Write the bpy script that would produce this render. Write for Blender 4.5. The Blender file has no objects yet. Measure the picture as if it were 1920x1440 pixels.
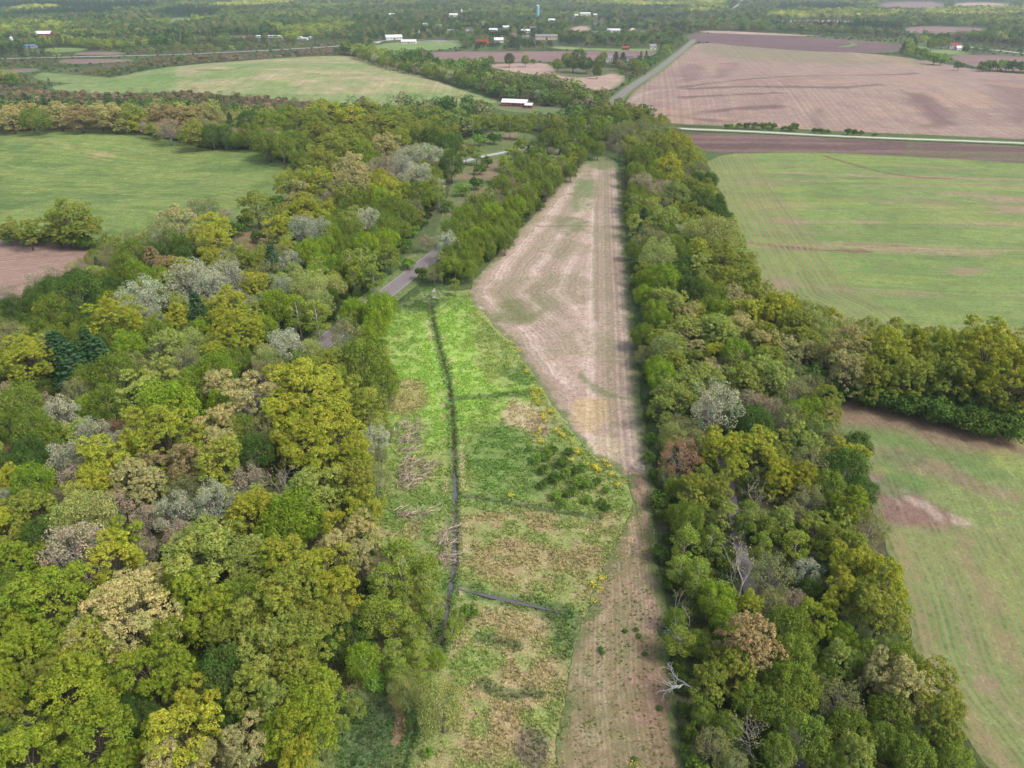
import bpy, math, random
import numpy as np
from mathutils import Vector
from mathutils.geometry import delaunay_2d_cdt
R = math.radians
rnd = random.Random(7)
sc = bpy.context.scene
C = sc.collection

# ------------------------------------------------------------------ camera, sky, sun, exposure
CAM_H, PITCH, FPX = 100.0, 30.0, 1333.0          # metres above the meadow, degrees below the horizon, focal length for a 1920 px wide survey frame
cam_d = bpy.data.cameras.new('camera')
cam = bpy.data.objects.new('camera', cam_d); C.objects.link(cam)
cam_d.sensor_width = 36.0; cam_d.lens = 36.0 * FPX / 1920.0
cam_d.clip_start = 0.5; cam_d.clip_end = 40000
cam.location = (0, 0, CAM_H); cam.rotation_euler = (R(90 - PITCH), 0, 0)
sc.camera = cam
SUN_EL, SUN_AZ = 52.0, 118.0                      # azimuth measured clockwise from +Y (the view direction)
w = bpy.data.worlds.new('World'); sc.world = w; w.use_nodes = True
wn = w.node_tree; wn.nodes.clear()
sky = wn.nodes.new('ShaderNodeTexSky'); sky.sky_type = 'NISHITA'; sky.sun_disc = False
sky.sun_elevation = R(SUN_EL); sky.sun_rotation = R(SUN_AZ)
sky.altitude = 300; sky.air_density = 1.0; sky.dust_density = 6.0; sky.ozone_density = 0.6
bg = wn.nodes.new('ShaderNodeBackground'); bg.inputs['Strength'].default_value = 0.15
wo = wn.nodes.new('ShaderNodeOutputWorld')
hs = wn.nodes.new('ShaderNodeHueSaturation'); hs.inputs['Saturation'].default_value = 0.85   # thin overcast: a grey-white sky
wn.links.new(sky.outputs[0], hs.inputs['Color']); wn.links.new(hs.outputs[0], bg.inputs[0]); wn.links.new(bg.outputs[0], wo.inputs[0])
sun_d = bpy.data.lights.new('sun', 'SUN'); sun_d.energy = 1.5; sun_d.angle = R(12); sun_d.color = (1.0, 0.975, 0.93)
sun = bpy.data.objects.new('sun', sun_d); C.objects.link(sun)
sd = Vector((math.sin(R(SUN_AZ)) * math.cos(R(SUN_EL)), math.cos(R(SUN_AZ)) * math.cos(R(SUN_EL)), math.sin(R(SUN_EL))))
sun.rotation_euler = sd.to_track_quat('Z', 'Y').to_euler(); sun.location = (60, -40, 200)
sc.view_settings.view_transform = 'Standard'; sc.view_settings.look = 'None'
sc.view_settings.gamma = 1.0; sc.view_settings.use_curve_mapping = False
sc.view_settings.exposure = 0.7
sc.cycles.max_bounces = 5; sc.cycles.diffuse_bounces = 2; sc.cycles.transmission_bounces = 4; sc.cycles.volume_bounces = 1

# ------------------------------------------------------------------ numbers: noise, survey, colours
def lin(c):
    c = np.asarray(c, float) / 255.0
    return np.where(c <= 0.04045, c / 12.92, ((c + 0.055) / 1.055) ** 2.4)
K_GROUND = 0.66
def gc(r, g, b):
    c = lin((r, g, b)) * K_GROUND; return c * .88 + .12 * (c @ np.array((.25, .65, .1)))
def _hash(ix, iy, s):
    h = (ix.astype(np.int64) * 374761393 + iy.astype(np.int64) * 668265263 + s * 1274126177) & 0xFFFFFFFF
    h = ((h ^ (h >> 13)) * 1103515245) & 0xFFFFFFFF
    h = ((h ^ (h >> 16)) * 2246822519) & 0xFFFFFFFF
    return ((h ^ (h >> 15)) & 0xFFFFFF) / float(0xFFFFFF)
def vnoise(x, y, s=0):
    x = np.asarray(x, float); y = np.asarray(y, float)
    ix = np.floor(x); iy = np.floor(y); fx = x - ix; fy = y - iy
    fx = fx * fx * (3 - 2 * fx); fy = fy * fy * (3 - 2 * fy)
    a = _hash(ix, iy, s); b = _hash(ix + 1, iy, s); c = _hash(ix, iy + 1, s); d = _hash(ix + 1, iy + 1, s)
    return (a * (1 - fx) + b * fx) * (1 - fy) + (c * (1 - fx) + d * fx) * fy
def fbm(x, y, scale, s=0, octs=4):
    x = np.asarray(x, float) / scale; y = np.asarray(y, float) / scale
    t = 0; a = 0.5; n = 0
    for o in range(octs):
        t = t + a * vnoise(x, y, s + o * 17); n += a; a *= 0.5; x = x * 2.03 + 5.1; y = y * 2.03 + 1.7
    return t / n
def sstep(a, b, x):
    t = np.clip((np.asarray(x, float) - a) / (b - a), 0, 1); return t * t * (3 - 2 * t)

CP, SP = math.cos(R(PITCH)), math.sin(R(PITCH))
def flat(px, py, z=0.0):
    """a point of the survey frame on the level z (metres)"""
    u = (px - 960.0) / FPX; v = (720.0 - py) / FPX
    dy = CP + v * SP; dz = -SP + v * CP
    t = (CAM_H - z) / -dz
    return np.array((u * t, dy * t)), t
BUMPS = []
def bump(px, py, h, sx, sy):
    p, _ = flat(px, py); BUMPS.append((p[0], p[1], h, sx, sy))
bump(120, 275, 5.0, 75, 45); bump(460, 300, 3.2, 34, 34); bump(330, 330, -2.0, 40, 30); bump(150, 400, 2.0, 40, 30)
bump(1600, 175, 9.0, 190, 120); bump(1350, 190, 3.0, 90, 80)
bump(480, 140, 6.0, 150, 90); bump(700, 160, 3.0, 90, 60)
bump(1700, 380, 2.5, 70, 50); bump(680, 260, 4.0, 60, 80)
def hgt(x, y):
    x = np.asarray(x, float); y = np.asarray(y, float); z = np.zeros_like(x)
    for bx, by, h, sx, sy in BUMPS:
        z = z + h * np.exp(-((x - bx) / sx) ** 2 - ((y - by) / sy) ** 2)
    return z
def gnd(px, py, up=0.0):
    z = 0.0
    for _ in range(6):
        p, t = flat(px, py, z + up); z = 0.5 * z + 0.5 * float(hgt(p[0], p[1]))
    return p
def gpts(l): return np.array([gnd(a, b) for a, b in l])
def mpp(px, py): return flat(px, py)[1] / FPX          # metres per survey pixel

def in_poly(x, y, poly):
    x = np.asarray(x); y = np.asarray(y); ins = np.zeros(x.shape, bool)
    n = len(poly); j = n - 1
    for i in range(n):
        xi, yi = poly[i]; xj, yj = poly[j]
        if yi != yj:
            c = ((yi > y) != (yj > y)) & (x < (xj - xi) * (y - yi) / (yj - yi) + xi)
            ins ^= c
        j = i
    return ins
def dist_line(x, y, pts, closed=False):
    x = np.asarray(x, float); y = np.asarray(y, float)
    best = np.full(x.shape, 1e9); n = len(pts)
    for i in range(n if closed else n - 1):
        ax, ay = pts[i]; bx, by = pts[(i + 1) % n]
        dx, dy = bx - ax, by - ay; L = dx * dx + dy * dy + 1e-9
        t = np.clip(((x - ax) * dx + (y - ay) * dy) / L, 0, 1)
        best = np.minimum(best, (x - ax - t * dx) ** 2 + (y - ay - t * dy) ** 2)
    return np.sqrt(best)
def resample(pts, step, closed=False):
    pts = np.asarray(pts, float); out = []
    n = len(pts)
    for i in range(n if closed else n - 1):
        a = pts[i]; b = pts[(i + 1) % n]; L = np.linalg.norm(b - a); k = max(1, int(L / step))
        for q in range(k): out.append(a + (b - a) * q / k)
    if not closed: out.append(pts[-1])
    return np.array(out)
def smooth(pts, it=2, closed=False):
    pts = np.asarray(pts, float)
    for _ in range(it):
        if closed: nx = np.roll(pts, -1, 0); q = pts * .75 + nx * .25; r = pts * .25 + nx * .75; pts = np.stack([q, r], 1).reshape(-1, 2)
        else:
            q = pts[:-1] * .75 + pts[1:] * .25; r = pts[:-1] * .25 + pts[1:] * .75
            pts = np.concatenate([pts[:1], np.stack([q, r], 1).reshape(-1, 2), pts[-1:]])
    return pts

# ------------------------------------------------------------------ objects and meshes
def mesh_from(name, verts, faces_flat, nper, mat=None, attrs=None, smooth_sh=False):
    """verts Nx3, faces_flat M*nper indices"""
    me = bpy.data.meshes.new(name)
    verts = np.asarray(verts, np.float32); f = np.asarray(faces_flat, np.int32).ravel(); m = len(f) // nper
    me.vertices.add(len(verts)); me.vertices.foreach_set('co', verts.ravel())
    me.loops.add(len(f)); me.loops.foreach_set('vertex_index', f)
    me.polygons.add(m); me.polygons.foreach_set('loop_start', np.arange(m, dtype=np.int32) * nper)
    if attrs:
        for k, a in attrs.items():
            a = np.asarray(a, np.float32)
            if a.ndim == 2:
                at = me.attributes.new(k, 'FLOAT_COLOR', 'POINT')
                q = np.ones((len(a), 4), np.float32); q[:, :3] = a; at.data.foreach_set('color', q.ravel())
            else:
                at = me.attributes.new(k, 'FLOAT', 'POINT'); at.data.foreach_set('value', a)
    me.update(calc_edges=True); me.validate()
    if smooth_sh: me.polygons.foreach_set('use_smooth', np.ones(m, bool))
    if mat: me.materials.append(mat)
    return me
def add(name, data, parent=None, kind=None, label=None, cat=None, group=None, loc=None):
    o = bpy.data.objects.new(name, data); C.objects.link(o)
    if parent: o.parent = parent
    if kind: o['kind'] = kind
    if label: o['label'] = label
    if cat: o['category'] = cat
    if group: o['group'] = group
    if loc is not None: o.location = loc
    return o

class MB:
    """collects boxes, tubes and prisms as one mesh"""
    def __init__(s): s.v = []; s.f = []
    def poly(s, pts):
        b = len(s.v); s.v += [tuple(p) for p in pts]; s.f.append(tuple(range(b, b + len(pts))))
    def box(s, x0, x1, y0, y1, z0, z1):
        b = len(s.v)
        s.v += [(x0, y0, z0), (x1, y0, z0), (x1, y1, z0), (x0, y1, z0), (x0, y0, z1), (x1, y0, z1), (x1, y1, z1), (x0, y1, z1)]
        s.f += [tuple(b + i for i in q) for q in ((3, 2, 1, 0), (4, 5, 6, 7), (0, 1, 5, 4), (1, 2, 6, 5), (2, 3, 7, 6), (3, 0, 4, 7))]
        return s
    def tube(s, pts, rads, n=5, cap=True):
        pts = [Vector(p) for p in pts]; b = len(s.v); L = len(pts)
        for i, p in enumerate(pts):
            d = (pts[min(i + 1, L - 1)] - pts[max(i - 1, 0)]); d = d.normalized() if d.length > 1e-6 else Vector((0, 0, 1))
            a = d.cross(Vector((0.31, 0.95, 0.05)) if abs(d.y) < .9 else Vector((1, 0, 0))).normalized(); c = d.cross(a)
            for k in range(n):
                t = 2 * math.pi * k / n; s.v.append(tuple(p + (a * math.cos(t) + c * math.sin(t)) * rads[i]))
        for i in range(L - 1):
            for k in range(n):
                s.f.append((b + i * n + k, b + i * n + (k + 1) % n, b + (i + 1) * n + (k + 1) % n, b + (i + 1) * n + k))
        if cap: s.f.append(tuple(b + (L - 1) * n + k for k in range(n))); s.f.append(tuple(b + k for k in reversed(range(n))))
        return s
    def mesh(s, name, mat, smooth_sh=False):
        me = bpy.data.meshes.new(name); me.from_pydata(s.v, [], s.f); me.update()
        if smooth_sh: me.polygons.foreach_set('use_smooth', np.ones(len(me.polygons), bool))
        if mat: me.materials.append(mat)
        return me

# ------------------------------------------------------------------ materials
def newmat(name):
    m = bpy.data.materials.new(name); m.use_nodes = True; nt = m.node_tree; nt.nodes.clear()
    out = nt.nodes.new('ShaderNodeOutputMaterial'); return m, nt, out
def N(nt, t, **kw):
    n = nt.nodes.new(t)
    for k, v in kw.items():
        if k.startswith('i_'):
            n.inputs[k[2:].replace('_', ' ')].default_value = v
        else: setattr(n, k, v)
    return n
def mix(nt, mode, fac, a, b):
    n = nt.nodes.new('ShaderNodeMix'); n.data_type = 'RGBA'; n.blend_type = mode
    for s, v in ((0, fac), (6, a), (7, b)):
        if isinstance(v, (int, float)): n.inputs[s].default_value = v if s == 0 else (v, v, v, 1)
        elif isinstance(v, (tuple, list, np.ndarray)): n.inputs[s].default_value = (*v, 1)
        else: nt.links.new(v, n.inputs[s])
    return n.outputs[2]
def ramp(nt, src, stops):
    r = nt.nodes.new('ShaderNodeValToRGB'); e = r.color_ramp.elements
    while len(e) < len(stops): e.new(0.5)
    for el, (p, c) in zip(e, stops):
        el.position = p; el.color = (c, c, c, 1) if isinstance(c, (int, float)) else (*c, 1)
    nt.links.new(src, r.inputs[0]); return r.outputs[0]
def math_n(nt, op, a, b=None, c=None):
    n = nt.nodes.new('ShaderNodeMath'); n.operation = op
    for i, v in enumerate((a, b, c)):
        if v is None: continue
        if isinstance(v, (int, float)): n.inputs[i].default_value = v
        else: nt.links.new(v, n.inputs[i])
    return n.outputs[0]
def noise_n(nt, scale, detail=4, rough=0.6, vec=None):
    n = nt.nodes.new('ShaderNodeTexNoise'); n.inputs['Scale'].default_value = scale
    n.inputs['Detail'].default_value = detail; n.inputs['Roughness'].default_value = rough
    if vec is not None: nt.links.new(vec, n.inputs['Vector'])
    return n.outputs[0]

def field_mat(name, fine=1.5, amp=0.5, fleck=None, fleck_amt=0.0, fleck_scale=3.0, period=None, row_amt=0.0, row_col=None, bump_d=0.15, streak=0.24):
    """vertex colour 'Col' (what grows or lies there) broken up by grain, flecks and drill rows"""
    m, nt, out = newmat(name)
    co = N(nt, 'ShaderNodeTexCoord').outputs['Object']
    col = N(nt, 'ShaderNodeAttribute', attribute_name='Col').outputs['Color']
    n1 = noise_n(nt, fine, 8, 0.82, co); n2 = noise_n(nt, fine * 0.22, 4, 0.6, co)
    g = ramp(nt, n1, [(0.30, 1 - amp * 1.35), (0.70, 1 + amp * 1.35)]); col = mix(nt, 'MULTIPLY', 1.0, col, g)
    g2 = ramp(nt, n2, [(0.3, 1 - amp * .45), (0.7, 1 + amp * .45)]); col = mix(nt, 'MULTIPLY', 1.0, col, g2)
    if period:
        row = N(nt, 'ShaderNodeAttribute', attribute_name='row').outputs['Fac']
        amt = N(nt, 'ShaderNodeAttribute', attribute_name='rowamt').outputs['Fac']
        wob = math_n(nt, 'MULTIPLY_ADD', n2, period * .35, row)
        s = math_n(nt, 'SINE', math_n(nt, 'MULTIPLY', wob, 2 * math.pi / period))
        s = math_n(nt, 'MULTIPLY_ADD', s, 0.5, 0.5)
        s2 = math_n(nt, 'MULTIPLY', math_n(nt, 'MULTIPLY', s, math_n(nt, 'MULTIPLY_ADD', n1, .5, .25)), amt)
        col = mix(nt, 'MIX', math_n(nt, 'MULTIPLY', s2, row_amt * 2), col, row_col)
    if period:                                       # uneven passes of the drill or plough
        cx = N(nt, 'ShaderNodeCombineXYZ'); nt.links.new(row, cx.inputs[0]); nt.links.new(n2, cx.inputs[1])
        st = ramp(nt, noise_n(nt, 1.1 / period ** .5, 6, 0.8, cx.outputs[0]), [(0.3, 1 - streak), (0.7, 1 + streak)]); col = mix(nt, 'MULTIPLY', 1.0, col, st)
    if fleck is not None:
        f = ramp(nt, noise_n(nt, fleck_scale, 6, 0.75, co), [(0.54, 0.0), (0.64, 1.0)])
        col = mix(nt, 'MIX', math_n(nt, 'MULTIPLY', f, fleck_amt), col, fleck)
    b = N(nt, 'ShaderNodeBsdfPrincipled'); b.inputs['Roughness'].default_value = 0.95; b.inputs['Specular IOR Level'].default_value = 0.15
    nt.links.new(col, b.inputs['Base Color'])
    bp = N(nt, 'ShaderNodeBump'); bp.inputs['Strength'].default_value = 0.6; bp.inputs['Distance'].default_value = bump_d
    nt.links.new(n1, bp.inputs['Height']); nt.links.new(bp.outputs[0], b.inputs['Normal'])
    nt.links.new(b.outputs[0], out.inputs[0]); return m
def plain_mat(name, c, rough=0.8, var=0.2, scale=2.0, metal=0.0, spec=0.3):
    m, nt, out = newmat(name)
    co = N(nt, 'ShaderNodeTexCoord').outputs['Object']
    g = ramp(nt, noise_n(nt, scale, 5, 0.65, co), [(0.3, 1 - var), (0.7, 1 + var)])
    col = mix(nt, 'MULTIPLY', 1.0, tuple(c), g)
    b = N(nt, 'ShaderNodeBsdfPrincipled'); b.inputs['Roughness'].default_value = rough; b.inputs['Metallic'].default_value = metal; b.inputs['Specular IOR Level'].default_value = spec
    nt.links.new(col, b.inputs['Base Color']); nt.links.new(b.outputs[0], out.inputs[0]); return m
def leaf_mat(name, source, trans=0.22):
    """leaf colour: the tree's own colour (object colour, or the scattered point's), varied from spray to spray"""
    m, nt, out = newmat(name)
    if source == 'object': col = N(nt, 'ShaderNodeObjectInfo').outputs['Color']
    else: col = N(nt, 'ShaderNodeAttribute', attribute_name='col', attribute_type='INSTANCER').outputs['Color']
    v = N(nt, 'ShaderNodeAttribute', attribute_name='var').outputs['Fac']
    blot = ramp(nt, noise_n(nt, 0.33, 2, 0.5, N(nt, 'ShaderNodeTexCoord').outputs['Object']), [(0.36, 0.0), (0.66, 1.0)])
    col = mix(nt, 'MIX', blot, mix(nt, 'MULTIPLY', 1.0, col, (.80, .94, .78)), mix(nt, 'MULTIPLY', 1.0, col, (1.16, 1.08, 1.05)))
    col = mix(nt, 'MULTIPLY', 1.0, col, ramp(nt, v, [(0.0, (0.60, 0.68, 0.62)), (0.5, (1.0, 1.0, 1.0)), (1.0, (1.42, 1.32, 1.28))]))
    d = N(nt, 'ShaderNodeBsdfDiffuse'); t = N(nt, 'ShaderNodeBsdfTranslucent'); mx = N(nt, 'ShaderNodeMixShader'); mx.inputs[0].default_value = trans
    nt.links.new(col, d.inputs[0]); nt.links.new(mix(nt, 'MULTIPLY', 1.0, col, (1.1, 1.15, 0.6)), t.inputs[0])
    nt.links.new(d.outputs[0], mx.inputs[1]); nt.links.new(t.outputs[0], mx.inputs[2]); nt.links.new(mx.outputs[0], out.inputs[0]); return m
LEAF = leaf_mat('leaf', 'object'); LEAF_PT = leaf_mat('leaf_scattered', 'point')
BARK = plain_mat('bark', (0.105, 0.085, 0.068), 0.95, 0.4, 3.0)
BARK_PALE = plain_mat('bark_pale', (0.29, 0.275, 0.24), 0.9, 0.35, 2.5)
BARK_GREY = plain_mat('bark_grey', (0.20, 0.185, 0.17), 0.95, 0.35, 3.0)
BARK_WHITE = plain_mat('bark_white', (0.56, 0.55, 0.52), 0.85, 0.25, 2.0)

# ------------------------------------------------------------------ the ground, fields, ditches, roads
def survey(x, y, z):
    """ground coordinates -> survey frame coordinates, to look up where in the survey a spot lies"""
    zz = z - CAM_H; dep = y * CP - zz * SP; upv = y * SP + zz * CP
    return 960 + FPX * x / dep, 720 - FPX * upv / dep
def blend(col, c, a): a = np.clip(a, 0, 1)[:, None]; return col * (1 - a) + np.asarray(c) * a
class Field:
    def __init__(s, x, y, z, edge): s.x, s.y, s.z, s.edge = x, y, z, edge; s.px, s.py = survey(x, y, z); s.col = np.zeros((len(x), 3)); s.row = np.zeros(len(x)); s.rowamt = np.ones(len(x))
    def base(s, *cs):
        s.col[:] = cs[0]
        for i, c in enumerate(cs[1:]): s.paint(c, sstep(.46, .62, fbm(s.x, s.y, 30 / (i + 1), 31 + i)) * .8)
    def paint(s, c, a): s.col = blend(s.col, c, a)
    def blob(s, c, px, py, rx, ry, amt=1.0, rough=0.5, seed=3, scale=6):
        d = np.sqrt(((s.px - px) / rx) ** 2 + ((s.py - py) / ry) ** 2) + (fbm(s.x, s.y, scale, seed) - .5) * 2 * rough
        s.paint(c, (1 - sstep(.6, 1.1, d)) * amt)
    def area(s, c, poly, soft=4.0, amt=1.0, rough=0.6, seed=5, scale=8):
        g = gpts(poly); d = dist_line(s.x, s.y, g, True) * np.where(in_poly(s.x, s.y, g), 1, -1) + (fbm(s.x, s.y, scale, seed) - .5) * 2 * rough * soft
        s.paint(c, sstep(-soft, soft, d) * amt)
    def line(s, c, pts, wm, amt=1.0, rough=0.5, seed=9, scale=5):
        d = dist_line(s.x, s.y, smooth(gpts(pts))); n = fbm(s.x, s.y, scale, seed)
        s.paint(c, (1 - sstep(.55, 1.1, d / (wm * .5) + (n - .5) * 2 * rough)) * amt)
FIELDS = []                                         # outlines on the ground, so nothing else grows there
def field(name, outline, step, mat, painter, lift=0.12, wob=1.0, carve=None, own=True):
    g = smooth(gpts(outline), 2, True); b = resample(g, step * 1.2, True)
    nn = np.stack([fbm(b[:, 0], b[:, 1], 7, 61) - .5, fbm(b[:, 0], b[:, 1], 7, 97) - .5], 1); nn = nn + .6 * np.stack([fbm(b[:, 0], b[:, 1], 2.0, 63, 2) - .5, fbm(b[:, 0], b[:, 1], 2.0, 99, 2) - .5], 1); b = b + nn * 2 * wob
    if own: FIELDS.append(b)
    x0, y0 = b.min(0); x1, y1 = b.max(0)
    gx, gy = np.meshgrid(np.arange(x0, x1, step), np.arange(y0, y1, step)); gx = gx.ravel(); gy = gy.ravel()
    rs = np.random.RandomState(len(name)); gx = gx + rs.uniform(-.3, .3, len(gx)) * step; gy = gy + rs.uniform(-.3, .3, len(gy)) * step
    k = in_poly(gx, gy, b); gx, gy = gx[k], gy[k]; k = dist_line(gx, gy, b, True) > step * .5; gx, gy = gx[k], gy[k]
    pts = [Vector(p) for p in b] + [Vector(p) for p in zip(gx, gy)]; nb = len(b)
    vs, es, fs, _, _, _ = delaunay_2d_cdt(pts, [(i, (i + 1) % nb) for i in range(nb)], [], 1, 1e-4)
    v = np.array([(p.x, p.y) for p in vs]); x, y = v[:, 0], v[:, 1]; z = hgt(x, y)
    F = Field(x, y, z, dist_line(x, y, b, True)); painter(F)
    if carve is None: F.paint(gc(104, 126, 62), sstep(2.2, .2, F.edge + (fbm(x, y, 2.5, 401, 3) - .5) * 4.5) * .85)
    z = z + lift
    if carve: z = z + carve(x, y)
    tri = np.array([f for f in fs if len(f) == 3]); V = np.stack([x, y, z], 1); col, row, ra = F.col, F.row, F.rowamt
    if carve is None:                                # a low bank slopes from the sheet's rim down to the ground
        tg = np.roll(b, -1, 0) - np.roll(b, 1, 0); sg = 1.0 if (b[:, 0] * np.roll(b[:, 1], -1) - b[:, 1] * np.roll(b[:, 0], -1)).sum() > 0 else -1.0; ou = b + np.stack([tg[:, 1], -tg[:, 0]], 1) / (np.linalg.norm(tg, axis=1)[:, None] + 1e-9) * sg * (.5 + lift)
        top = np.column_stack([b, hgt(b[:, 0], b[:, 1]) + lift - .004]); bot = np.column_stack([ou, hgt(ou[:, 0], ou[:, 1]) - .15]); n0 = len(V); i0 = np.arange(nb); i1 = (i0 + 1) % nb; V = np.concatenate([V, top, bot])
        t2 = np.concatenate([np.stack([n0 + i0, n0 + nb + i0, n0 + i1], 1), np.stack([n0 + i1, n0 + nb + i0, n0 + nb + i1], 1)]); tri = np.concatenate([tri, t2]); col = np.concatenate([col, np.tile(gc(100, 120, 60), (2 * nb, 1))]); row = np.concatenate([row, np.zeros(2 * nb)]); ra = np.concatenate([ra, np.zeros(2 * nb)])
    me = mesh_from(name, V, tri, 3, mat, {'Col': col, 'row': row, 'rowamt': ra}, True)
    return add(name, me, kind='structure')
def ribbon(name, pts, width, mat, lift=0.2, step=6.0, sm=2, crown=0.04, kind='structure'):
    c = resample(smooth(gpts(pts), sm), step); d = np.gradient(c, axis=0); d /= np.linalg.norm(d, axis=1)[:, None] + 1e-9
    nrm = np.stack([-d[:, 1], d[:, 0]], 1); offs = (-.5, -.25, 0, .25, .5); V = []; across = []
    for o in offs:
        p = c + nrm * width * o; V.append(np.column_stack([p, hgt(p[:, 0], p[:, 1]) + lift + crown * (1 - abs(o) * 2)])); across.append(np.full(len(c), o))
    n = len(c); idx = np.arange(n * 5).reshape(5, n); f = []
    for k in range(4): f.append(np.stack([idx[k, :-1], idx[k + 1, :-1], idx[k + 1, 1:], idx[k, 1:]], 1)[:, ::-1])
    me = mesh_from(name, np.concatenate(V), np.concatenate(f), 4, mat, {'across': np.concatenate(across)}, True)
    return add(name, me, kind=kind), c

# outlines (survey coordinates)
MEADOW = [(735, 585), (770, 555), (806, 540), (850, 552), (880, 552), (905, 597), (955, 648), (1000, 705), (1052, 795), (1125, 868), (1180, 890), (1192, 950), (1160, 1020), (1112, 1100), (1078, 1190), (1062, 1300), (1050, 1440), (1045, 1640), (470, 1640), (520, 1440), (640, 1300), (740, 1200), (760, 1050), (660, 1000), (640, 800), (690, 660)]
STRIP = [(1105, 297), (1135, 293), (1160, 303), (1168, 400), (1180, 520), (1192, 640), (1203, 760), (1216, 850), (1222, 905), (1205, 925), (1165, 890), (1120, 862), (1060, 792), (1010, 716), (958, 642), (912, 594), (884, 566), (878, 545), (890, 525), (930, 480), (985, 420), (1030, 370), (1080, 315)]
LANE = [(1172, 885), (1222, 895), (1218, 950), (1228, 1010), (1245, 1140), (1258, 1300), (1285, 1440), (1320, 1640), (1030, 1640), (1042, 1440), (1064, 1300), (1090, 1160), (1140, 1040), (1175, 980), (1190, 940)]
CROP = [(1308, 290), (1500, 284), (1700, 292), (1920, 306), (2500, 345), (2500, 770), (1920, 655), (1700, 625), (1560, 612), (1430, 570), (1390, 470), (1345, 380)]
LOWCROP = [(1500, 735), (1560, 738), (1700, 768), (1920, 822), (2500, 960), (2500, 1700), (1960, 1640), (1860, 1440), (1720, 1270), (1690, 1100), (1640, 980), (1610, 850)]
DARKSTRIP = [(1262, 250), (1310, 291), (1500, 285), (1700, 293), (1920, 307), (2500, 346), (2500, 302), (1920, 275), (1600, 262), (1400, 251)]
FARBROWN = [(1160, 200), (1215, 152), (1292, 90), (1312, 79), (1450, 90), (1690, 104), (1830, 132), (1920, 140), (2500, 178), (2500, 285), (1920, 262), (1600, 248), (1400, 238), (1270, 234), (1205, 226)]
PASTURE = [(-600, 255), (0, 250), (100, 243), (200, 244), (290, 256), (350, 272), (430, 284), (480, 282), (530, 306), (572, 312), (560, 390), (500, 420), (420, 450), (260, 470), (190, 462), (60, 445), (0, 436), (-600, 420)]
TILLED = [(-600, 432), (0, 449), (100, 456), (198, 470), (165, 515), (60, 565), (0, 578), (-600, 730)]
PALE = [(60, 165), (200, 150), (330, 124), (480, 112), (640, 103), (690, 110), (760, 134), (850, 164), (935, 188), (965, 203), (850, 207), (760, 203), (620, 196), (470, 182), (330, 172), (180, 178)]
DIRT = [(430, 448), (470, 428), (512, 426), (508, 460), (470, 474), (435, 470)]
CLEARING = [(800, 470), (830, 400), (850, 330), (840, 290), (870, 262), (930, 245), (1000, 250), (1010, 270), (960, 300), (920, 350), (870, 420), (815, 490), (760, 520), (750, 480)]
MEADOW_BED = [(735, 585), (770, 555), (806, 540), (850, 548), (892, 540), (925, 585), (978, 640), (1025, 700), (1072, 785), (1140, 850), (1200, 870), (1212, 950), (1195, 1020), (1150, 1100), (1120, 1190), (1105, 1300), (1100, 1440), (1095, 1640), (470, 1640), (520, 1440), (640, 1300), (740, 1200), (760, 1050), (660, 1000), (640, 800), (690, 660)]
def ditch_pts(l): return smooth(gpts(l), 2)
D_MAIN = ditch_pts([(806, 556), (810, 590), (820, 640), (838, 700), (847, 765), (851, 830), (852, 900), (854, 960), (853, 1040), (846, 1092), (836, 1150), (826, 1230)])
D_X1 = ditch_pts([(856, 928), (930, 938), (1010, 953), (1120, 970)])
D_X2 = ditch_pts([(850, 1100), (890, 1110), (940, 1122), (1000, 1134), (1060, 1150)])
D_X3 = ditch_pts([(850, 748), (920, 742), (990, 738)])
D_X4 = ditch_pts([(905, 1195), (935, 1202), (965, 1212)]); D_X5 = ditch_pts([(905, 1285), (940, 1300), (1010, 1302)])
D_X6 = ditch_pts([(785, 1345), (770, 1390), (755, 1440)]); D_X7 = ditch_pts([(885, 600), (900, 660), (912, 700)])
DITCHES = [(D_MAIN, .72, .55), (D_X1, .6, .45), (D_X2, .9, .5), (D_X3, .7, .3), (D_X4, .6, .3), (D_X5, .6, .3), (D_X6, .5, .3)]
RIM = [gpts(STRIP), gpts(LANE)]
def carve(x, y):
    z = -fbm(x, y, 2.2, 71, 3) * .28 * sstep(.3, 3.5, np.minimum(dist_line(x, y, RIM[0], True), dist_line(x, y, RIM[1], True)))
    for pts, wd, dp in DITCHES:
        d = dist_line(x, y, pts) + (fbm(x, y, 2.4, 73, 3) - .5) * 1.1; z = z - dp * (1 - sstep(.35, 1.0, d / wd)) * (.35 + .65 * np.where(y < 128, 1.0, sstep(.36, .56, fbm(x, y, 7, 79, 2)))) + .12 * np.exp(-((d - wd * 1.2) / .5) ** 2)
    return z
JUNC = gnd(846, 1098)

# base terrain: one sheet past the horizon
def axis(lo, hi, s, far_lo, far_hi, gro=1.18):
    a = list(np.arange(lo, hi + .1, s)); d = s
    while a[-1] < far_hi: d *= gro; a.append(a[-1] + d)
    d = s
    while a[0] > far_lo: d *= gro; a.insert(0, a[0] - d)
    return np.array(a)
gx, gy = np.meshgrid(axis(-700, 800, 9, -14000, 14000), axis(20, 1300, 9, -3000, 16000)); sh = gx.shape
X, Y = gx.ravel(), gy.ravel(); idx = np.arange(len(X)).reshape(sh)
q = np.stack([idx[:-1, :-1], idx[:-1, 1:], idx[1:, 1:], idx[1:, :-1]], -1).reshape(-1, 4)
mg = gpts(MEADOW_BED); inm = in_poly(X, Y, mg) & (dist_line(X, Y, mg, True) > 3)
q = q[~inm[q].all(1)]; sink = in_poly(X, Y, mg) * 1.3
F = Field(X, Y, hgt(X, Y), X * 0)
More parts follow.
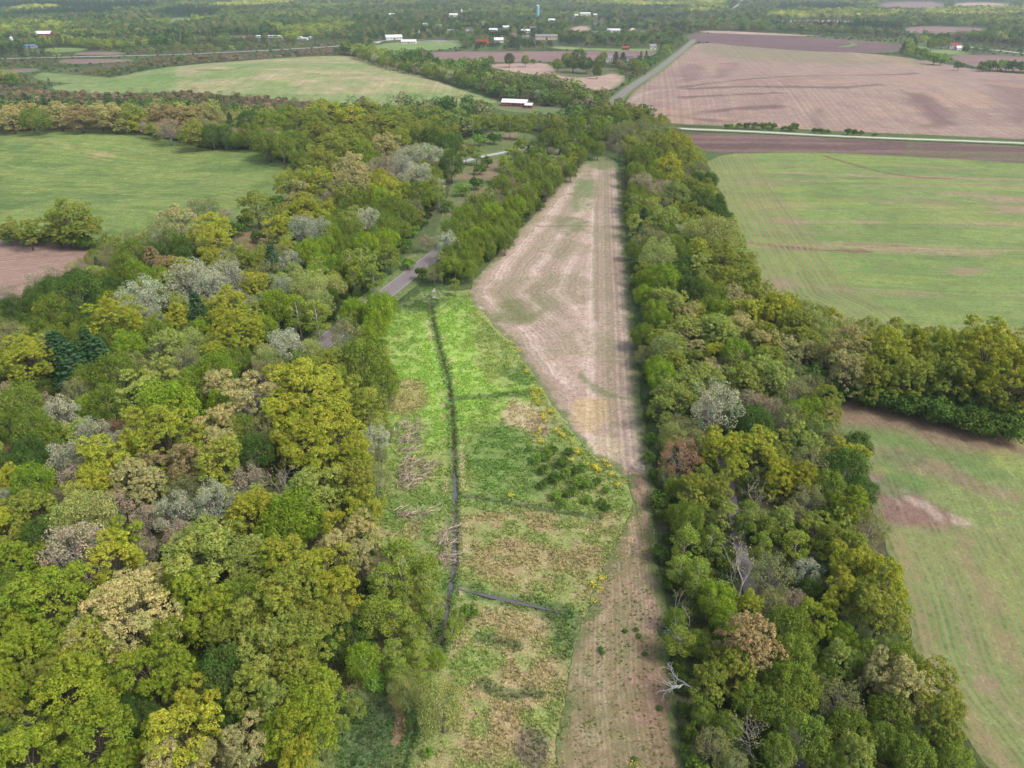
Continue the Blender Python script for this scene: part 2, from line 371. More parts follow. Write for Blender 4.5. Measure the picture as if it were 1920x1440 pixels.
F.base(gc(74, 92, 46), gc(98, 96, 62), gc(64, 84, 40)); F.paint(gc(112, 98, 76), sstep(.5, .66, fbm(X, Y, 55, 201)) * .6); F.paint(gc(92, 122, 58), sstep(.52, .66, fbm(X, Y, 90, 222)) * .6)
M_GROUND = field_mat('rough_ground', 0.9, 0.45, gc(46, 62, 30), 0.6, 0.7)
gm = mesh_from('ground', np.stack([X, Y, F.z - sink], 1), q, 4, M_GROUND, {'Col': F.col}, True)
add('ground', gm, kind='structure')

def p_meadow(F):
    sunlit, green, dark, tan, pale = gc(152, 190, 66), gc(136, 160, 72), gc(68, 102, 54), gc(176, 156, 112), gc(196, 176, 138)
    F.base(green, gc(146, 164, 80), gc(118, 148, 66)); F.paint(gc(160, 152, 98), sstep(.56, .68, fbm(F.x, F.y, 4, 16)) * .45)
    F.paint(gc(150, 160, 84), sstep(.5, .62, fbm(F.x, F.y, 6, 12)) * .4)
    F.area(sunlit, [(722, 630), (760, 600), (812, 580), (850, 562), (890, 580), (930, 640), (965, 690), (985, 735), (920, 760), (870, 830), (800, 840), (745, 740)], 13, .95, .9, 11, 10)  # patch of sunlight painted into the grass colour
    F.paint(gc(168, 196, 84), np.where((F.py > 575) & (F.py < 790) & (F.px < 960), sstep(.5, .7, fbm(F.x, F.y, 2.5, 15)) * .6, 0))  # brighter flecks inside the painted sun patch
    F.blob(gc(150, 160, 84), 930, 640, 60, 70, .7, .8, 17); F.blob(gc(172, 156, 104), 760, 745, 40, 35, .8, .6, 18)
    F.blob(dark, 780, 566, 60, 18, .7, .5, 13); F.blob(gc(84, 128, 60), 975, 700, 45, 22, .6, 1.2, 14, 4)  # first blob paints the shade along the upper edge into the grass
    F.blob(pale, 985, 785, 48, 36, .95, .6, 19, 5); F.blob(gc(176, 150, 128), 1015, 800, 26, 26, .8, .5, 20)
    F.blob(gc(106, 142, 58), 930, 850, 85, 70, .8, .6, 21); F.blob(dark, 1060, 890, 70, 60, .25, .8, 22)
    F.area(tan, [(862, 965), (960, 958), (1100, 985), (1150, 1000), (1120, 1060), (1070, 1110), (1000, 1120), (900, 1090), (865, 1060)], 5, .85, 1.0, 23, 6)
    F.area(tan, [(880, 1145), (950, 1140), (1040, 1160), (1050, 1300), (1040, 1460), (850, 1460), (850, 1340), (900, 1250)], 5, .9, 1.0, 24, 6)
    F.paint(gc(182, 158, 118), np.where((F.py > 960), sstep(.52, .66, fbm(F.x, F.y, 3.0, 27)) * .5, 0)); F.paint(green, np.where((F.py > 950), sstep(.54, .66, fbm(F.x, F.y, 5.0, 29)) * .7, 0))
    F.blob(gc(120, 108, 100), 1000, 1410, 34, 50, .7, .5, 30); F.blob(gc(74, 112, 48), 1065, 1180, 40, 60, .7, .7, 33)
    F.area(gc(60, 94, 54), [(600, 1480), (620, 1330), (700, 1280), (770, 1290), (790, 1350), (760, 1440), (740, 1500)], 4, .85, .6, 34)
    F.line(gc(170, 138, 108), [(735, 1310), (752, 1340), (745, 1390)], 1.6, .8); F.line(gc(150, 120, 92), [(760, 1120), (720, 1240), (600, 1290)], 8, .5)
    for pts, wd, dp in DITCHES:
        d = dist_line(F.x, F.y, pts); n = fbm(F.x, F.y, 2.0, 41); F.paint(gc(72, 112, 54), (1 - sstep(1.0, 2.6, d / wd + (n - .5) * 2.5)) * .65); F.paint(gc(96, 82, 66), (1 - sstep(.4, .85, d / wd)) * (.9 if dp > .5 else .6) * sstep(.40, .56, n + .03))
    d = dist_line(F.x, F.y, D_MAIN); F.paint(gc(196, 180, 140), sstep(.58, .68, fbm(F.x, F.y, 3, 45)) * np.exp(-((d - 2.0) / .7) ** 2) * .8)
M_MEADOW = field_mat('meadow_grass', 2.8, 0.62, gc(190, 176, 122), 0.55, 2.2, bump_d=0.3)
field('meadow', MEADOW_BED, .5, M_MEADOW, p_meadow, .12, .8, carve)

EDGE_L = gpts([(1105, 300), (1080, 315), (1030, 370), (985, 420), (930, 480), (890, 528), (879, 548), (886, 570), (912, 596), (958, 644), (1010, 718), (1060, 794), (1120, 864)])
EDGE_R = gpts([(1160, 296), (1168, 400), (1180, 520), (1192, 640), (1203, 760), (1216, 850), (1224, 910)])
def p_strip(F):
    dl = dist_line(F.x, F.y, smooth(EDGE_L, 3)); dr = dist_line(F.x, F.y, EDGE_R)
    straw, weed, light, soil = gc(192, 166, 148), gc(146, 144, 104), gc(226, 202, 186), gc(146, 122, 102)
    F.base(straw, gc(180, 154, 136)); n = fbm(F.x, F.y, 12, 51); n2 = fbm(F.x, F.y, 3, 53)
    left = dr > 17 + (n - .5) * 9; dl = dl + (n - .5) * 5; fade = np.where(F.py > 600, sstep(13, 7, dl), 1.0) * sstep(15, 24, dr) * (.55 + .6 * fbm(F.x, F.y, 18, 55))
    s = np.sin(dl * 2 * math.pi / 12.5 + 1.2); F.paint(weed, np.where(left, sstep(-.2, .8, s + (n2 - .5) * 1.6) * .42 * fade, 0)); F.paint(light, np.where(left, sstep(.35, .95, -s + (n2 - .5) * 1.4) * .7 * fade, 0))
    c = np.sin(dr * 2 * math.pi / 12.0 + .4); F.paint(light, np.where(~left, sstep(.2, .9, c + (n2 - .5)) * .55, 0)); F.paint(weed, np.where(~left, sstep(.4, 1, -c + (n2 - .5) * 1.2) * .5, 0))
    F.paint(weed, sstep(5.0, 1.0, dr + (n - .5) * 4) * .8); F.paint(gc(96, 118, 60), sstep(2.5, .5, dr + (n2 - .5) * 3) * .8)
    F.paint(weed, sstep(.5, .62, fbm(F.x, F.y, 22, 57)) * .45); F.blob(gc(120, 136, 74), 1130, 305, 40, 14, .8); F.blob(gc(112, 138, 72), 1095, 365, 26, 40, .7, .7, 58); F.blob(gc(110, 128, 70), 1070, 425, 34, 16, .6, .6, 59)
    for a in ((1085, 1112, 372, 400), (1087, 1110, 510, 520), (1083, 1112, 538, 552), (1082, 1112, 572, 690)):
        F.paint(gc(212, 188, 168), sstep(-4, 3, np.minimum(F.px - a[0], a[1] - F.px) + (n2 - .5) * 6) * sstep(-3, 3, np.minimum(F.py - a[2], a[3] - F.py)) * .5 * sstep(.3, .6, fbm(F.x, F.y, 1.6, 56)))
    F.line(gc(150, 140, 108), [(1118, 340), (1116, 500), (1118, 600)], 2.5, .7); F.line(gc(120, 124, 78), [(1010, 425), (1070, 424), (1110, 425)], 2.5, .6)
    F.blob(gc(116, 128, 72), 965, 590, 40, 26, .75, .7, 60); F.line(gc(118, 126, 76), [(965, 600), (1030, 585), (1000, 560)], 4, .5); F.blob(gc(150, 120, 100), 1165, 495, 22, 22, .5)
    F.blob(gc(206, 178, 122), 1110, 785, 40, 40, .7, .7, 62); F.blob(gc(214, 200, 160), 1130, 840, 34, 22, .5, .8, 63); F.line(gc(104, 130, 66), [(1090, 705), (1120, 735), (1180, 750), (1205, 750)], 2.5, .6, .9)
    F.line(light, [(890, 572), (915, 602), (960, 655), (1010, 735), (1055, 800)], 3.0, .8); F.blob(gc(150, 112, 98), 1188, 890, 20, 22, .8)
    F.row = np.where(left, dl, dr); F.rowamt = (.3 + .7 * fbm(F.x, F.y, 9, 66)) * sstep(1, 9, np.abs(dr - 18))
M_STRAW = field_mat('straw_stubble', 2.6, 0.42, gc(92, 104, 58), 0.6, 1.1, period=1.7, row_amt=.5, row_col=gc(138, 124, 100))
field('stubble_strip', STRIP, .8, M_STRAW, p_strip, .16, .9)
def p_lane(F):
    dr = dist_line(F.x, F.y, gpts([(1224, 890), (1218, 950), (1232, 1010), (1248, 1140), (1262, 1300), (1290, 1440), (1325, 1640)])); n2 = fbm(F.x, F.y, 3, 83)
    F.base(gc(176, 146, 122), gc(158, 128, 104)); F.paint(gc(190, 160, 142), sstep(.1, .9, np.sin(dr * 1.6 + 1 + (fbm(F.x, F.y, 9, 84) - .5) * 5) + (n2 - .5) * 1.8) * .5)
    F.paint(gc(140, 136, 84), np.where(dr > 7, .45, 0)); F.paint(gc(128, 132, 80), sstep(.54, .64, fbm(F.x, F.y, 7, 85)) * .45); F.paint(gc(134, 108, 76), np.where((dr < 5.5) & (F.py > 1190), .5, 0))
    F.paint(gc(176, 164, 126), np.where(dr > 10.5, sstep(.45, .6, n2) * .6, 0)); F.paint(gc(100, 122, 60), sstep(1.6, .2, dr + (n2 - .5) * 2) * .8)
    F.blob(gc(150, 112, 100), 1190, 890, 18, 26, .9); F.line(gc(190, 168, 130), [(1185, 940), (1186, 985), (1178, 1040)], 1.4, .8, .3); F.line(gc(120, 126, 72), [(1200, 950), (1200, 1000), (1205, 1060)], 1.5, .5)
    F.row = dr
M_LANE = field_mat('lane_stubble', 3.0, 0.45, gc(98, 112, 60), 0.7, 1.7, streak=.12, period=.76, row_amt=.3, row_col=gc(122, 100, 80))
field('lower_field', LANE, .5, M_LANE, p_lane, .20, .9)
EDGE_C = gpts([(1310, 292), (1345, 380), (1390, 470), (1430, 560), (1500, 595)])
def p_crop(F):
    F.base(gc(116, 150, 68), gc(126, 158, 70), gc(104, 138, 64)); de = dist_line(F.x, F.y, EDGE_C); n = fbm(F.x, F.y, 30, 101)
    # contour bands: thin growth over pale soil, following the slope
    t = F.y + .10 * F.x + (fbm(F.x / 6, F.y, 26, 103) - .5) * 34
    for y0, wd, a in ((448, 5, .35), (422, 4, .5), (404, 7, .45), (380, 4, .6), (362, 9, .6), (338, 7, .75), (318, 3, .4), (300, 4, .5), (262, 3, .35), (236, 3, .35), (215, 4, .4)):
        F.paint(gc(166, 142, 114), np.exp(-((t - y0) / wd) ** 2) * min(1, a * 1.6) * sstep(.34, .56, fbm(F.x / 3, F.y, 14, 105)) * sstep(4, 26, de))
    F.paint(gc(140, 166, 62), sstep(.54, .68, fbm(F.x / 5, F.y, 14, 107)) * .5)
    F.line(gc(116, 84, 72), [(1545, 293), (1610, 312), (1660, 325), (1720, 334), (1790, 336)], 3.4, .95, .5); F.line(gc(138, 108, 92), [(1400, 455), (1450, 463), (1540, 472), (1620, 470)], 4.0, .9, .6); F.line(gc(120, 84, 80), [(1440, 460), (1540, 470), (1625, 473)], 3.0, .9, .8)
    F.line(gc(128, 98, 84), [(1560, 458), (1700, 462)], 2.0, .7, .8); F.blob(gc(160, 132, 112), 1810, 510, 50, 8, .7); F.area(gc(158, 134, 118), [(1420, 530), (1450, 520), (1490, 528), (1470, 560), (1440, 575)], 4, .8)
    F.line(gc(156, 134, 110), [(1440, 575), (1560, 600), (1700, 615), (1920, 648)], 5, .75, .7)
    F.row = np.where(de < 34, de, t); F.rowamt = np.where(de < 34, 1.0, .45)
M_CROP = field_mat('young_crop', 1.0, 0.36, gc(150, 132, 96), 0.35, 0.9, period=2.3, row_amt=.85, row_col=gc(150, 136, 96))
field('crop_field', CROP, 1.8, M_CROP, p_crop, .2, .8)
EDGE_B = gpts([(1500, 735), (1610, 850), (1645, 980), (1695, 1100), (1725, 1270), (1865, 1440), (1960, 1640)])
def p_lowcrop(F):
    F.base(gc(116, 146, 70), gc(130, 148, 78), gc(100, 134, 64)); de = dist_line(F.x, F.y, smooth(EDGE_B, 2)); n = fbm(F.x, F.y, 4, 111)
    F.area(gc(142, 112, 96), [(1480, 720), (1560, 735), (1700, 765), (1920, 818), (2500, 950), (2500, 1010), (1920, 862), (1800, 850), (1700, 812), (1610, 800), (1560, 790)], 4, .9, .9, 113)
    F.area(gc(150, 122, 104), [(1640, 840), (1700, 842), (1780, 875), (1850, 905), (1920, 925), (1920, 950), (1830, 925), (1740, 890), (1650, 862)], 3, .7, 1.0, 115)
    F.area(gc(140, 108, 100), [(1615, 885), (1650, 890), (1710, 920), (1760, 950), (1815, 985), (1760, 995), (1660, 985), (1630, 960)], 2.0, .98, .6, 117)
    F.line(gc(206, 186, 168), [(1690, 925), (1730, 950), (1770, 975), (1812, 980)], 3.0, .5, 1.4, 9, 2); F.line(gc(170, 150, 150), [(1635, 895), (1665, 925), (1690, 950)], 1.2, .6, .8)
    F.blob(gc(138, 108, 98), 1880, 965, 50, 6, .7); F.blob(gc(70, 122, 50), 1690, 905, 50, 24, .6, .6, 118); F.blob(gc(76, 122, 56), 1680, 860, 50, 16, .5, .6, 119)
    F.paint(gc(152, 168, 72), np.where(F.px > 1850, .4, 0) * sstep(.45, .6, fbm(F.x, F.y, 8, 121))); F.paint(gc(166, 138, 106), (np.exp(-((de - 15) / 2.5) ** 2) * .6 + np.exp(-((de - 2) / 2.0) ** 2) * .7) * sstep(.35, .6, n) * (F.py > 1000))
    F.paint(gc(166, 142, 116), np.exp(-((de - 9) / 1.2) ** 2) * .4 * (F.py > 1080)); F.blob(gc(160, 130, 112), 1845, 1285, 30, 14, .7, .7); F.blob(gc(150, 120, 104), 1710, 1230, 20, 40, .5)
    F.row = de; F.rowamt = np.where(F.py > 985, 1.0, .35) * sstep(46, 26, de)
M_LOW = field_mat('drilled_crop', 2.0, 0.44, gc(156, 132, 104), 0.42, 1.6, period=1.35, row_amt=.75, row_col=gc(150, 140, 98))
field('drilled_field', LOWCROP, 1.0, M_LOW, p_lowcrop, .2, .8)
def p_dark(F):
    F.base(gc(126, 100, 92), gc(112, 86, 82)); t = F.y + .05 * F.x + (fbm(F.x / 8, F.y, 20, 131) - .5) * 14
    F.paint(gc(156, 128, 116), sstep(.2, .9, np.sin(t / 3.2)) * .6); F.paint(gc(102, 78, 74), sstep(.54, .66, fbm(F.x / 8, F.y, 9, 133)) * .8); F.paint(gc(118, 124, 74), np.where(F.px > 1700, sstep(.52, .62, fbm(F.x / 5, F.y, 12, 134)) * .7, 0)); F.line(gc(200, 186, 190), [(1280, 268), (1300, 280), (1312, 288)], 2.2, .9, .6)
M_SOIL = field_mat('tilled_soil', 0.8, 0.3, gc(190, 168, 150), 0.25, 0.8, period=3.0, row_amt=.35, row_col=gc(112, 90, 84))
field('bare_strip', DARKSTRIP, 2.2, M_SOIL, p_dark, .24, .8)
def p_brown(F):
    F.base(gc(166, 140, 128), gc(158, 130, 118), gc(174, 148, 130)); drk = gc(122, 96, 92)
    for l, wd in (([(1280, 165), (1360, 155), (1450, 146), (1550, 144), (1700, 140), (1716, 138)], 7), ([(1285, 168), (1380, 164), (1480, 164), (1570, 166), (1650, 160)], 8), ([(1280, 184), (1380, 178), (1470, 175)], 5), ([(1285, 218), (1350, 208), (1420, 202), (1470, 200)], 9), ([(1210, 214), (1300, 222), (1400, 232)], 7)): F.line(drk, l, wd * 1.5, .95, .9, 141, 12)
    F.area(drk, [(1700, 175), (1740, 178), (1800, 235), (1750, 240)], 8, .85, 1.0, 143, 18); F.area(gc(132, 106, 100), [(1840, 150), (1920, 150), (1990, 240), (1900, 235)], 10, .7, 1.2, 145, 20); F.area(drk, [(1282, 120), (1330, 116), (1310, 150), (1270, 160)], 8, .5, 1.2, 147, 14); F.area(drk, [(1345, 118), (1390, 118), (1350, 150), (1338, 150)], 6, .5, 1.0, 148, 12)
    F.area(drk, [(1520, 205), (1545, 202), (1545, 240), (1515, 240)], 6, .5, 1.0, 149); F.area(gc(134, 138, 92), [(1310, 82), (1450, 92), (1690, 106), (1760, 120), (1600, 122), (1400, 112), (1320, 104)], 14, .6, 1.2, 151, 30)
    F.line(gc(206, 192, 186), [(1160, 205), (1200, 178), (1240, 168), (1290, 170)], 5, .5, 1.0, 153, 14); F.line(gc(140, 110, 100), [(1180, 202), (1230, 215), (1262, 228)], 6, .6); F.paint(gc(182, 152, 120), sstep(.55, .7, fbm(F.x, F.y, 50, 155)) * .5)
    a = F.x * .985 - F.y * .17; F.row = a; F.rowamt = .6 + .4 * fbm(F.x, F.y, 40, 157)
M_BROWN = field_mat('harvested_soil', 0.6, 0.32, gc(196, 178, 160), 0.3, 0.5, period=5.2, row_amt=.3, row_col=gc(138, 110, 102))
field('harvested_field', FARBROWN, 4.0, M_BROWN, p_brown, .25, 1.2)
def p_past(F):
    F.base(gc(130, 152, 70), gc(138, 158, 72), gc(116, 142, 64)); F.paint(gc(140, 150, 70), sstep(.56, .7, fbm(F.x / 3, F.y, 12, 161)) * .5); F.paint(gc(74, 112, 52), sstep(.56, .68, fbm(F.x / 2.5, F.y, 9, 163)) * .5)
    F.line(gc(164, 156, 92), [(40, 262), (120, 270), (165, 285), (215, 295)], 5, .7, .8); F.blob(gc(176, 158, 108), 195, 290, 30, 7, .8, .6); F.line(gc(140, 150, 78), [(240, 300), (300, 302), (400, 285), (470, 280)], 4, .5, .8)
    F.line(gc(138, 152, 76), [(180, 355), (260, 342), (370, 342)], 4, .5, .9); F.row = F.y + F.x * .2 + (fbm(F.x, F.y, 40, 165) - .5) * 20
M_PAST = field_mat('pasture_grass', 0.9, 0.4, gc(150, 152, 84), 0.35, 0.6, period=5, row_amt=.22, row_col=gc(70, 104, 48))
field('pasture', PASTURE, 2.2, M_PAST, p_past, .2, 1.0)
def p_till(F):
    F.base(gc(180, 152, 134), gc(168, 138, 122)); d = dist_line(F.x, F.y, gpts([(-600, 432), (0, 449), (100, 456), (198, 470)])); F.paint(gc(128, 100, 92), sstep(8, 3, d + (fbm(F.x, F.y, 8, 171) - .5) * 5) * .8); F.row = F.y - F.x * .55; F.line(gc(130, 104, 94), [(-60, 560), (40, 535), (120, 510)], 2, .7); F.line(gc(134, 108, 98), [(0, 490), (90, 480), (180, 478)], 2, .5)
field('tilled_field', TILLED, 1.5, field_mat('pale_tilled_soil', 1.3, 0.32, gc(120, 94, 84), 0.35, 0.9, period=3.2, row_amt=.5, row_col=gc(146, 116, 102)), p_till, .2, .8)
def p_pale(F):
    F.base(gc(150, 160, 98), gc(136, 156, 84), gc(168, 162, 112)); F.paint(gc(190, 172, 132), sstep(.52, .66, fbm(F.x / 2, F.y, 22, 181)) * .8); F.paint(gc(112, 150, 66), np.where(F.px < 330, .7, 0) + sstep(.55, .66, fbm(F.x, F.y, 60, 183)) * .5 + (F.py > 176) * .4); F.line(gc(84, 104, 56), [(370, 132), (440, 134), (490, 120)], 5, .8); F.blob(gc(206, 176, 150), 640, 168, 16, 4, .8); F.row = F.x
M_PALE = field_mat('dry_grass', 0.4, 0.4, gc(198, 184, 146), 0.4, 0.22, period=14, row_amt=.12, row_col=gc(120, 134, 76))
field('hay_field', PALE, 5, M_PALE, p_pale, .25, 2.0)
def p_dirt(F): F.base(gc(176, 138, 92), gc(160, 120, 84)); F.paint(gc(128, 92, 78), np.where(F.px < 448, .8, 0)); F.paint(gc(112, 134, 66), sstep(.5, .6, fbm(F.x, F.y, 6, 191)) * .5)
field('soil_patch', DIRT, 1.0, M_SOIL, p_dirt, .2, .8)
def p_clear(F): F.base(gc(104, 126, 64), gc(118, 122, 76), gc(88, 116, 56)); F.paint(gc(148, 124, 100), sstep(.56, .68, fbm(F.x, F.y, 14, 193)) * .8); F.blob(gc(150, 122, 104), 885, 375, 26, 20, .5, .9); F.blob(gc(84, 128, 52), 780, 430, 60, 40, .7)
field('clearing', CLEARING, 1.2, M_MEADOW, p_clear, .18, 1.0)
def p_flat(*cs):
    def f(F): F.base(*cs); F.row = F.y; F.paint(cs[0] * .75, sstep(.55, .66, fbm(F.x / 5, F.y, 40, 195)) * .6)
    return f
FAR_SOIL = [gc(150, 122, 118), gc(138, 108, 106)]; FAR_TAN = [gc(196, 168, 150), gc(184, 156, 138)]; FAR_DARK = [gc(118, 92, 94), gc(106, 82, 86)]; FAR_GREEN = [gc(130, 158, 82), gc(116, 146, 74)]
OPEN = []
for nm, pl, cs, st in (
    ('village_field', [(790, 99), (850, 97), (1010, 97), (1180, 96), (1245, 97), (1215, 112), (1100, 118), (1000, 116), (880, 117), (820, 112)], FAR_SOIL, 8),
    ('village_stubble', [(900, 122), (960, 119), (1030, 118), (1040, 132), (1100, 140), (1170, 137), (1172, 152), (1150, 170), (1110, 172), (1040, 146), (960, 136)], FAR_TAN, 6),
    ('dark_ploughland', [(1282, 72), (1300, 62), (1420, 64), (1600, 76), (1700, 84), (1690, 99), (1560, 99), (1420, 90), (1320, 80)], FAR_DARK, 8),
    ('upper_stubble', [(1300, 61), (1330, 57), (1440, 62), (1560, 69), (1420, 66)], FAR_TAN, 8),
    ('grass_wedge', [(1562, 89), (1600, 84), (1590, 76), (1600, 80), (1612, 85), (1580, 90)], FAR_GREEN, 6),
    ('pink_stubble', [(1450, 42), (1480, 37), (1604, 39), (1600, 43)], FAR_TAN, 14), ('ridge_ploughland', [(1640, 14), (1662, 4), (1765, 3), (1775, 17), (1690, 17)], FAR_SOIL, 30), ('ridge_stubble', [(1785, 14), (1790, 4), (1900, 6), (1890, 13)], FAR_TAN, 30),
    ('wood_ploughland', [(1690, 62), (1700, 50), (1780, 50), (1860, 53), (1840, 60), (1760, 66)], FAR_SOIL, 12), ('roadside_field', [(1770, 106), (1830, 102), (1990, 112), (2100, 130), (1920, 136), (1830, 128)], FAR_SOIL, 8),
    ('left_ploughland', [(112, 122), (110, 111), (180, 111), (260, 112), (230, 117)], FAR_SOIL, 8), ('left_bare_field', [(0, 138), (0, 131), (80, 128), (60, 136)], FAR_SOIL, 8), ('red_field', [(130, 104), (150, 98), (225, 97), (240, 103)], FAR_SOIL, 8),
    ('shed_field', [(425, 71), (430, 66), (475, 68), (470, 73)], FAR_SOIL, 10), ('glade', [(316, 43), (318, 34), (360, 33), (362, 38), (345, 42)], FAR_GREEN, 14), ('barn_field', [(80, 100), (85, 90), (160, 90), (165, 96)], FAR_GREEN, 8), ('verge_field', [(60, 150), (70, 135), (130, 140), (250, 150), (140, 160)], FAR_GREEN, 8),
    ('lane_field', [(1062, 60), (1075, 50), (1105, 48), (1110, 58)], FAR_TAN, 10), ('town_green', [(700, 95), (700, 82), (830, 76), (870, 82), (850, 92), (780, 97)], FAR_GREEN, 8), ('hamlet_green', [(1030, 92), (1040, 86), (1120, 92), (1235, 92), (1240, 97), (1120, 96)], FAR_GREEN, 8), ('orchard_green', [(1035, 136), (1060, 126), (1150, 128), (1165, 132), (1120, 146), (1060, 146)], [gc(92, 112, 58), gc(110, 116, 70)], 5), ('farmyard_green', [(1690, 80), (1760, 92), (1830, 100), (1800, 104), (1740, 100)], FAR_GREEN, 8), ('barn_yard', [(915, 200), (930, 190), (1010, 200), (1080, 206), (1060, 216), (960, 212)], [gc(104, 132, 66), gc(130, 120, 88)], 4)):
    OPEN.append(pl); field(nm, pl, st, M_PALE if cs is FAR_GREEN else M_BROWN, p_flat(*cs), .35 + .02 * (len(nm) % 5), st * .3)

# roads
def road_mat(name, c, marks):
    m, nt, out = newmat(name); co = N(nt, 'ShaderNodeTexCoord').outputs['Object']
    ac = N(nt, 'ShaderNodeAttribute', attribute_name='across').outputs['Fac']
    col = mix(nt, 'MULTIPLY', 1.0, tuple(c), ramp(nt, noise_n(nt, 0.8, 6, 0.7, co), [(0.3, .82), (0.7, 1.18)]))
    tr = ramp(nt, math_n(nt, 'ABSOLUTE', ac), [(0.0, 1.0), (.12, 1.0), (.26, 1.16), (.42, .95)]); col = mix(nt, 'MULTIPLY', 1.0, col, tr)
    if marks:
        a = math_n(nt, 'ABSOLUTE', ac)
        col = mix(nt, 'MIX', math_n(nt, 'MULTIPLY', math_n(nt, 'LESS_THAN', a, .012), .4), col, (.50, .36, .07))
        e = math_n(nt, 'LESS_THAN', math_n(nt, 'ABSOLUTE', math_n(nt, 'SUBTRACT', a, .44)), .010); col = mix(nt, 'MIX', math_n(nt, 'MULTIPLY', e, .7), col, (.6, .6, .58))
    b = N(nt, 'ShaderNodeBsdfPrincipled'); b.inputs['Roughness'].default_value = .85; nt.links.new(col, b.inputs['Base Color']); nt.links.new(b.outputs[0], out.inputs[0]); return m
ASPHALT = road_mat('asphalt', gc(132, 122, 124), True); GRAVEL = road_mat('gravel', gc(206, 204, 196), False); FARROAD = road_mat('pale_road', gc(186, 182, 184), False)
VERGE = plain_mat('verge_grass', gc(112, 132, 66), .95, .4, .6)
ROAD_PTS = [(420, 800), (610, 642), (700, 570), (800, 492), (900, 412), (1000, 333), (1090, 262), (1140, 200), (1220, 140), (1290, 86), (1302, 74)]
ROADS = []
def road(name, pts, wd, mat, lift, sm=2):
    ribbon(name + '_verge', pts, wd + 7, VERGE, lift - .06, sm=sm, crown=.0); o, c = ribbon(name, pts, wd, mat, lift, sm=sm); ROADS.append((c, wd)); return o
road('county_road', ROAD_PTS, 7.2, ASPHALT, .34)
road('gravel_road', [(1120, 222), (1235, 241), (1400, 247), (1600, 258), (1920, 269), (2500, 296)], 4.0, GRAVEL, .42)
road('side_road', [(1098, 218), (1065, 207), (1035, 203), (1000, 204)], 5.0, ASPHALT, .40)
road('drive_lane', [(862, 306), (905, 294), (945, 287), (1000, 275), (1035, 268), (1075, 262)], 4.0, FARROAD, .38)
road('valley_road', [(-300, 118), (110, 108), (300, 104), (420, 99), (520, 94), (640, 87), (700, 80), (740, 74), (860, 78)], 7.0, FARROAD, .5)
road('village_loop', [(706, 82), (715, 77), (740, 73), (790, 80), (850, 77)], 6.0, FARROAD, .55)
road('highway', [(1690, 72), (1720, 76), (1800, 87), (1920, 101), (2300, 140)], 8.0, FARROAD, .5)
road('distant_road', [(1368, 26), (1376, 18), (1388, 8), (1397, -2), (1402, -8)], 14.0, FARROAD, .6)
road('village_street', [(1085, 60), (1130, 60), (1190, 59), (1240, 58)], 7.0, FARROAD, .52)
ribbon('trail', [(1225, 330), (1250, 470), (1290, 640), (1340, 810), (1370, 930), (1402, 1100), (1455, 1280), (1492, 1420), (1560, 1640)], 2.6, plain_mat('trail_gravel', gc(122, 116, 118), .95, .25, 1.5), .2)
# ditch water
WATER, nt, out = newmat('ditch_water')
b = N(nt, 'ShaderNodeBsdfPrincipled'); b.inputs['Base Color'].default_value = (.10, .092, .105, 1); b.inputs['Roughness'].default_value = .06; b.inputs['Specular IOR Level'].default_value = .8
bp = N(nt, 'ShaderNodeBump'); bp.inputs['Strength'].default_value = .15; bp.inputs['Distance'].default_value = .03; nt.links.new(noise_n(nt, 5, 3), bp.inputs['Height']); nt.links.new(bp.outputs[0], b.inputs['Normal']); nt.links.new(b.outputs[0], out.inputs[0])
def water(pts, wd, lift):
    c = resample(pts, .8); d = np.gradient(c, axis=0); d /= np.linalg.norm(d, axis=1)[:, None] + 1e-9; nrm = np.stack([-d[:, 1], d[:, 0]], 1)
    ar = np.arange(len(c)) * .8; tw = (np.clip(np.minimum(ar + .3, ar[::-1] + .3) / 7.0, .05, 1) * (.55 + .9 * fbm(c[:, 0], c[:, 1], 3.0, 88)))[:, None]; V = np.concatenate([np.column_stack([c + nrm * wd * o * tw, np.full(len(c), lift)]) for o in (-.5, .5)]); n = len(c); i = np.arange(n - 1)
    return add('ditch_water', mesh_from('ditch_water', V, np.stack([i, i + 1, i + 1 + n, i + n], 1)[:, ::-1], 4, WATER), kind='structure')
water(D_MAIN[D_MAIN[:, 1] < gnd(853, 870)[1]], .8, -.27); water(D_X2, .75, -.25)

# ------------------------------------------------------------------ tree kinds (each built once in metres, then copied tree by tree)
def unit(v): return v / (np.linalg.norm(v, axis=1)[:, None] + 1e-9)
def cards(c, nrm, size, rs, aspect=(.5, .9), lie=None, var=None):
    """leaf sprays: one kinked quad each, facing roughly along nrm"""
    n = len(c); nrm = unit(nrm); a = unit(np.cross(nrm, rs.normal(size=(n, 3)) if lie is None else np.cross(np.tile(lie, (n, 1)), nrm) + rs.normal(size=(n, 3)) * .25)); b = np.cross(nrm, a)
    s = np.broadcast_to(size, n)[:, None] * rs.uniform(.7, 1.3, (n, 1)); k = s * rs.uniform(*aspect, (n, 1)); kink = nrm * s * rs.uniform(-.25, .25, (n, 1))
    V = np.stack([c - a * s * .5, c - b * k * .5 + kink, c + a * s * .5, c + b * k * .5 + kink * .6], 1).reshape(-1, 3)
    return V, np.arange(n * 4), np.repeat(np.full(n, .5) if var is None else var, 4)
def sphere_dirs(n, rs, zmin=-1.0):
    z = rs.uniform(zmin, 1, n); t = rs.uniform(0, 2 * math.pi, n); r = np.sqrt(1 - z * z); return np.stack([r * np.cos(t), r * np.sin(t), z], 1)
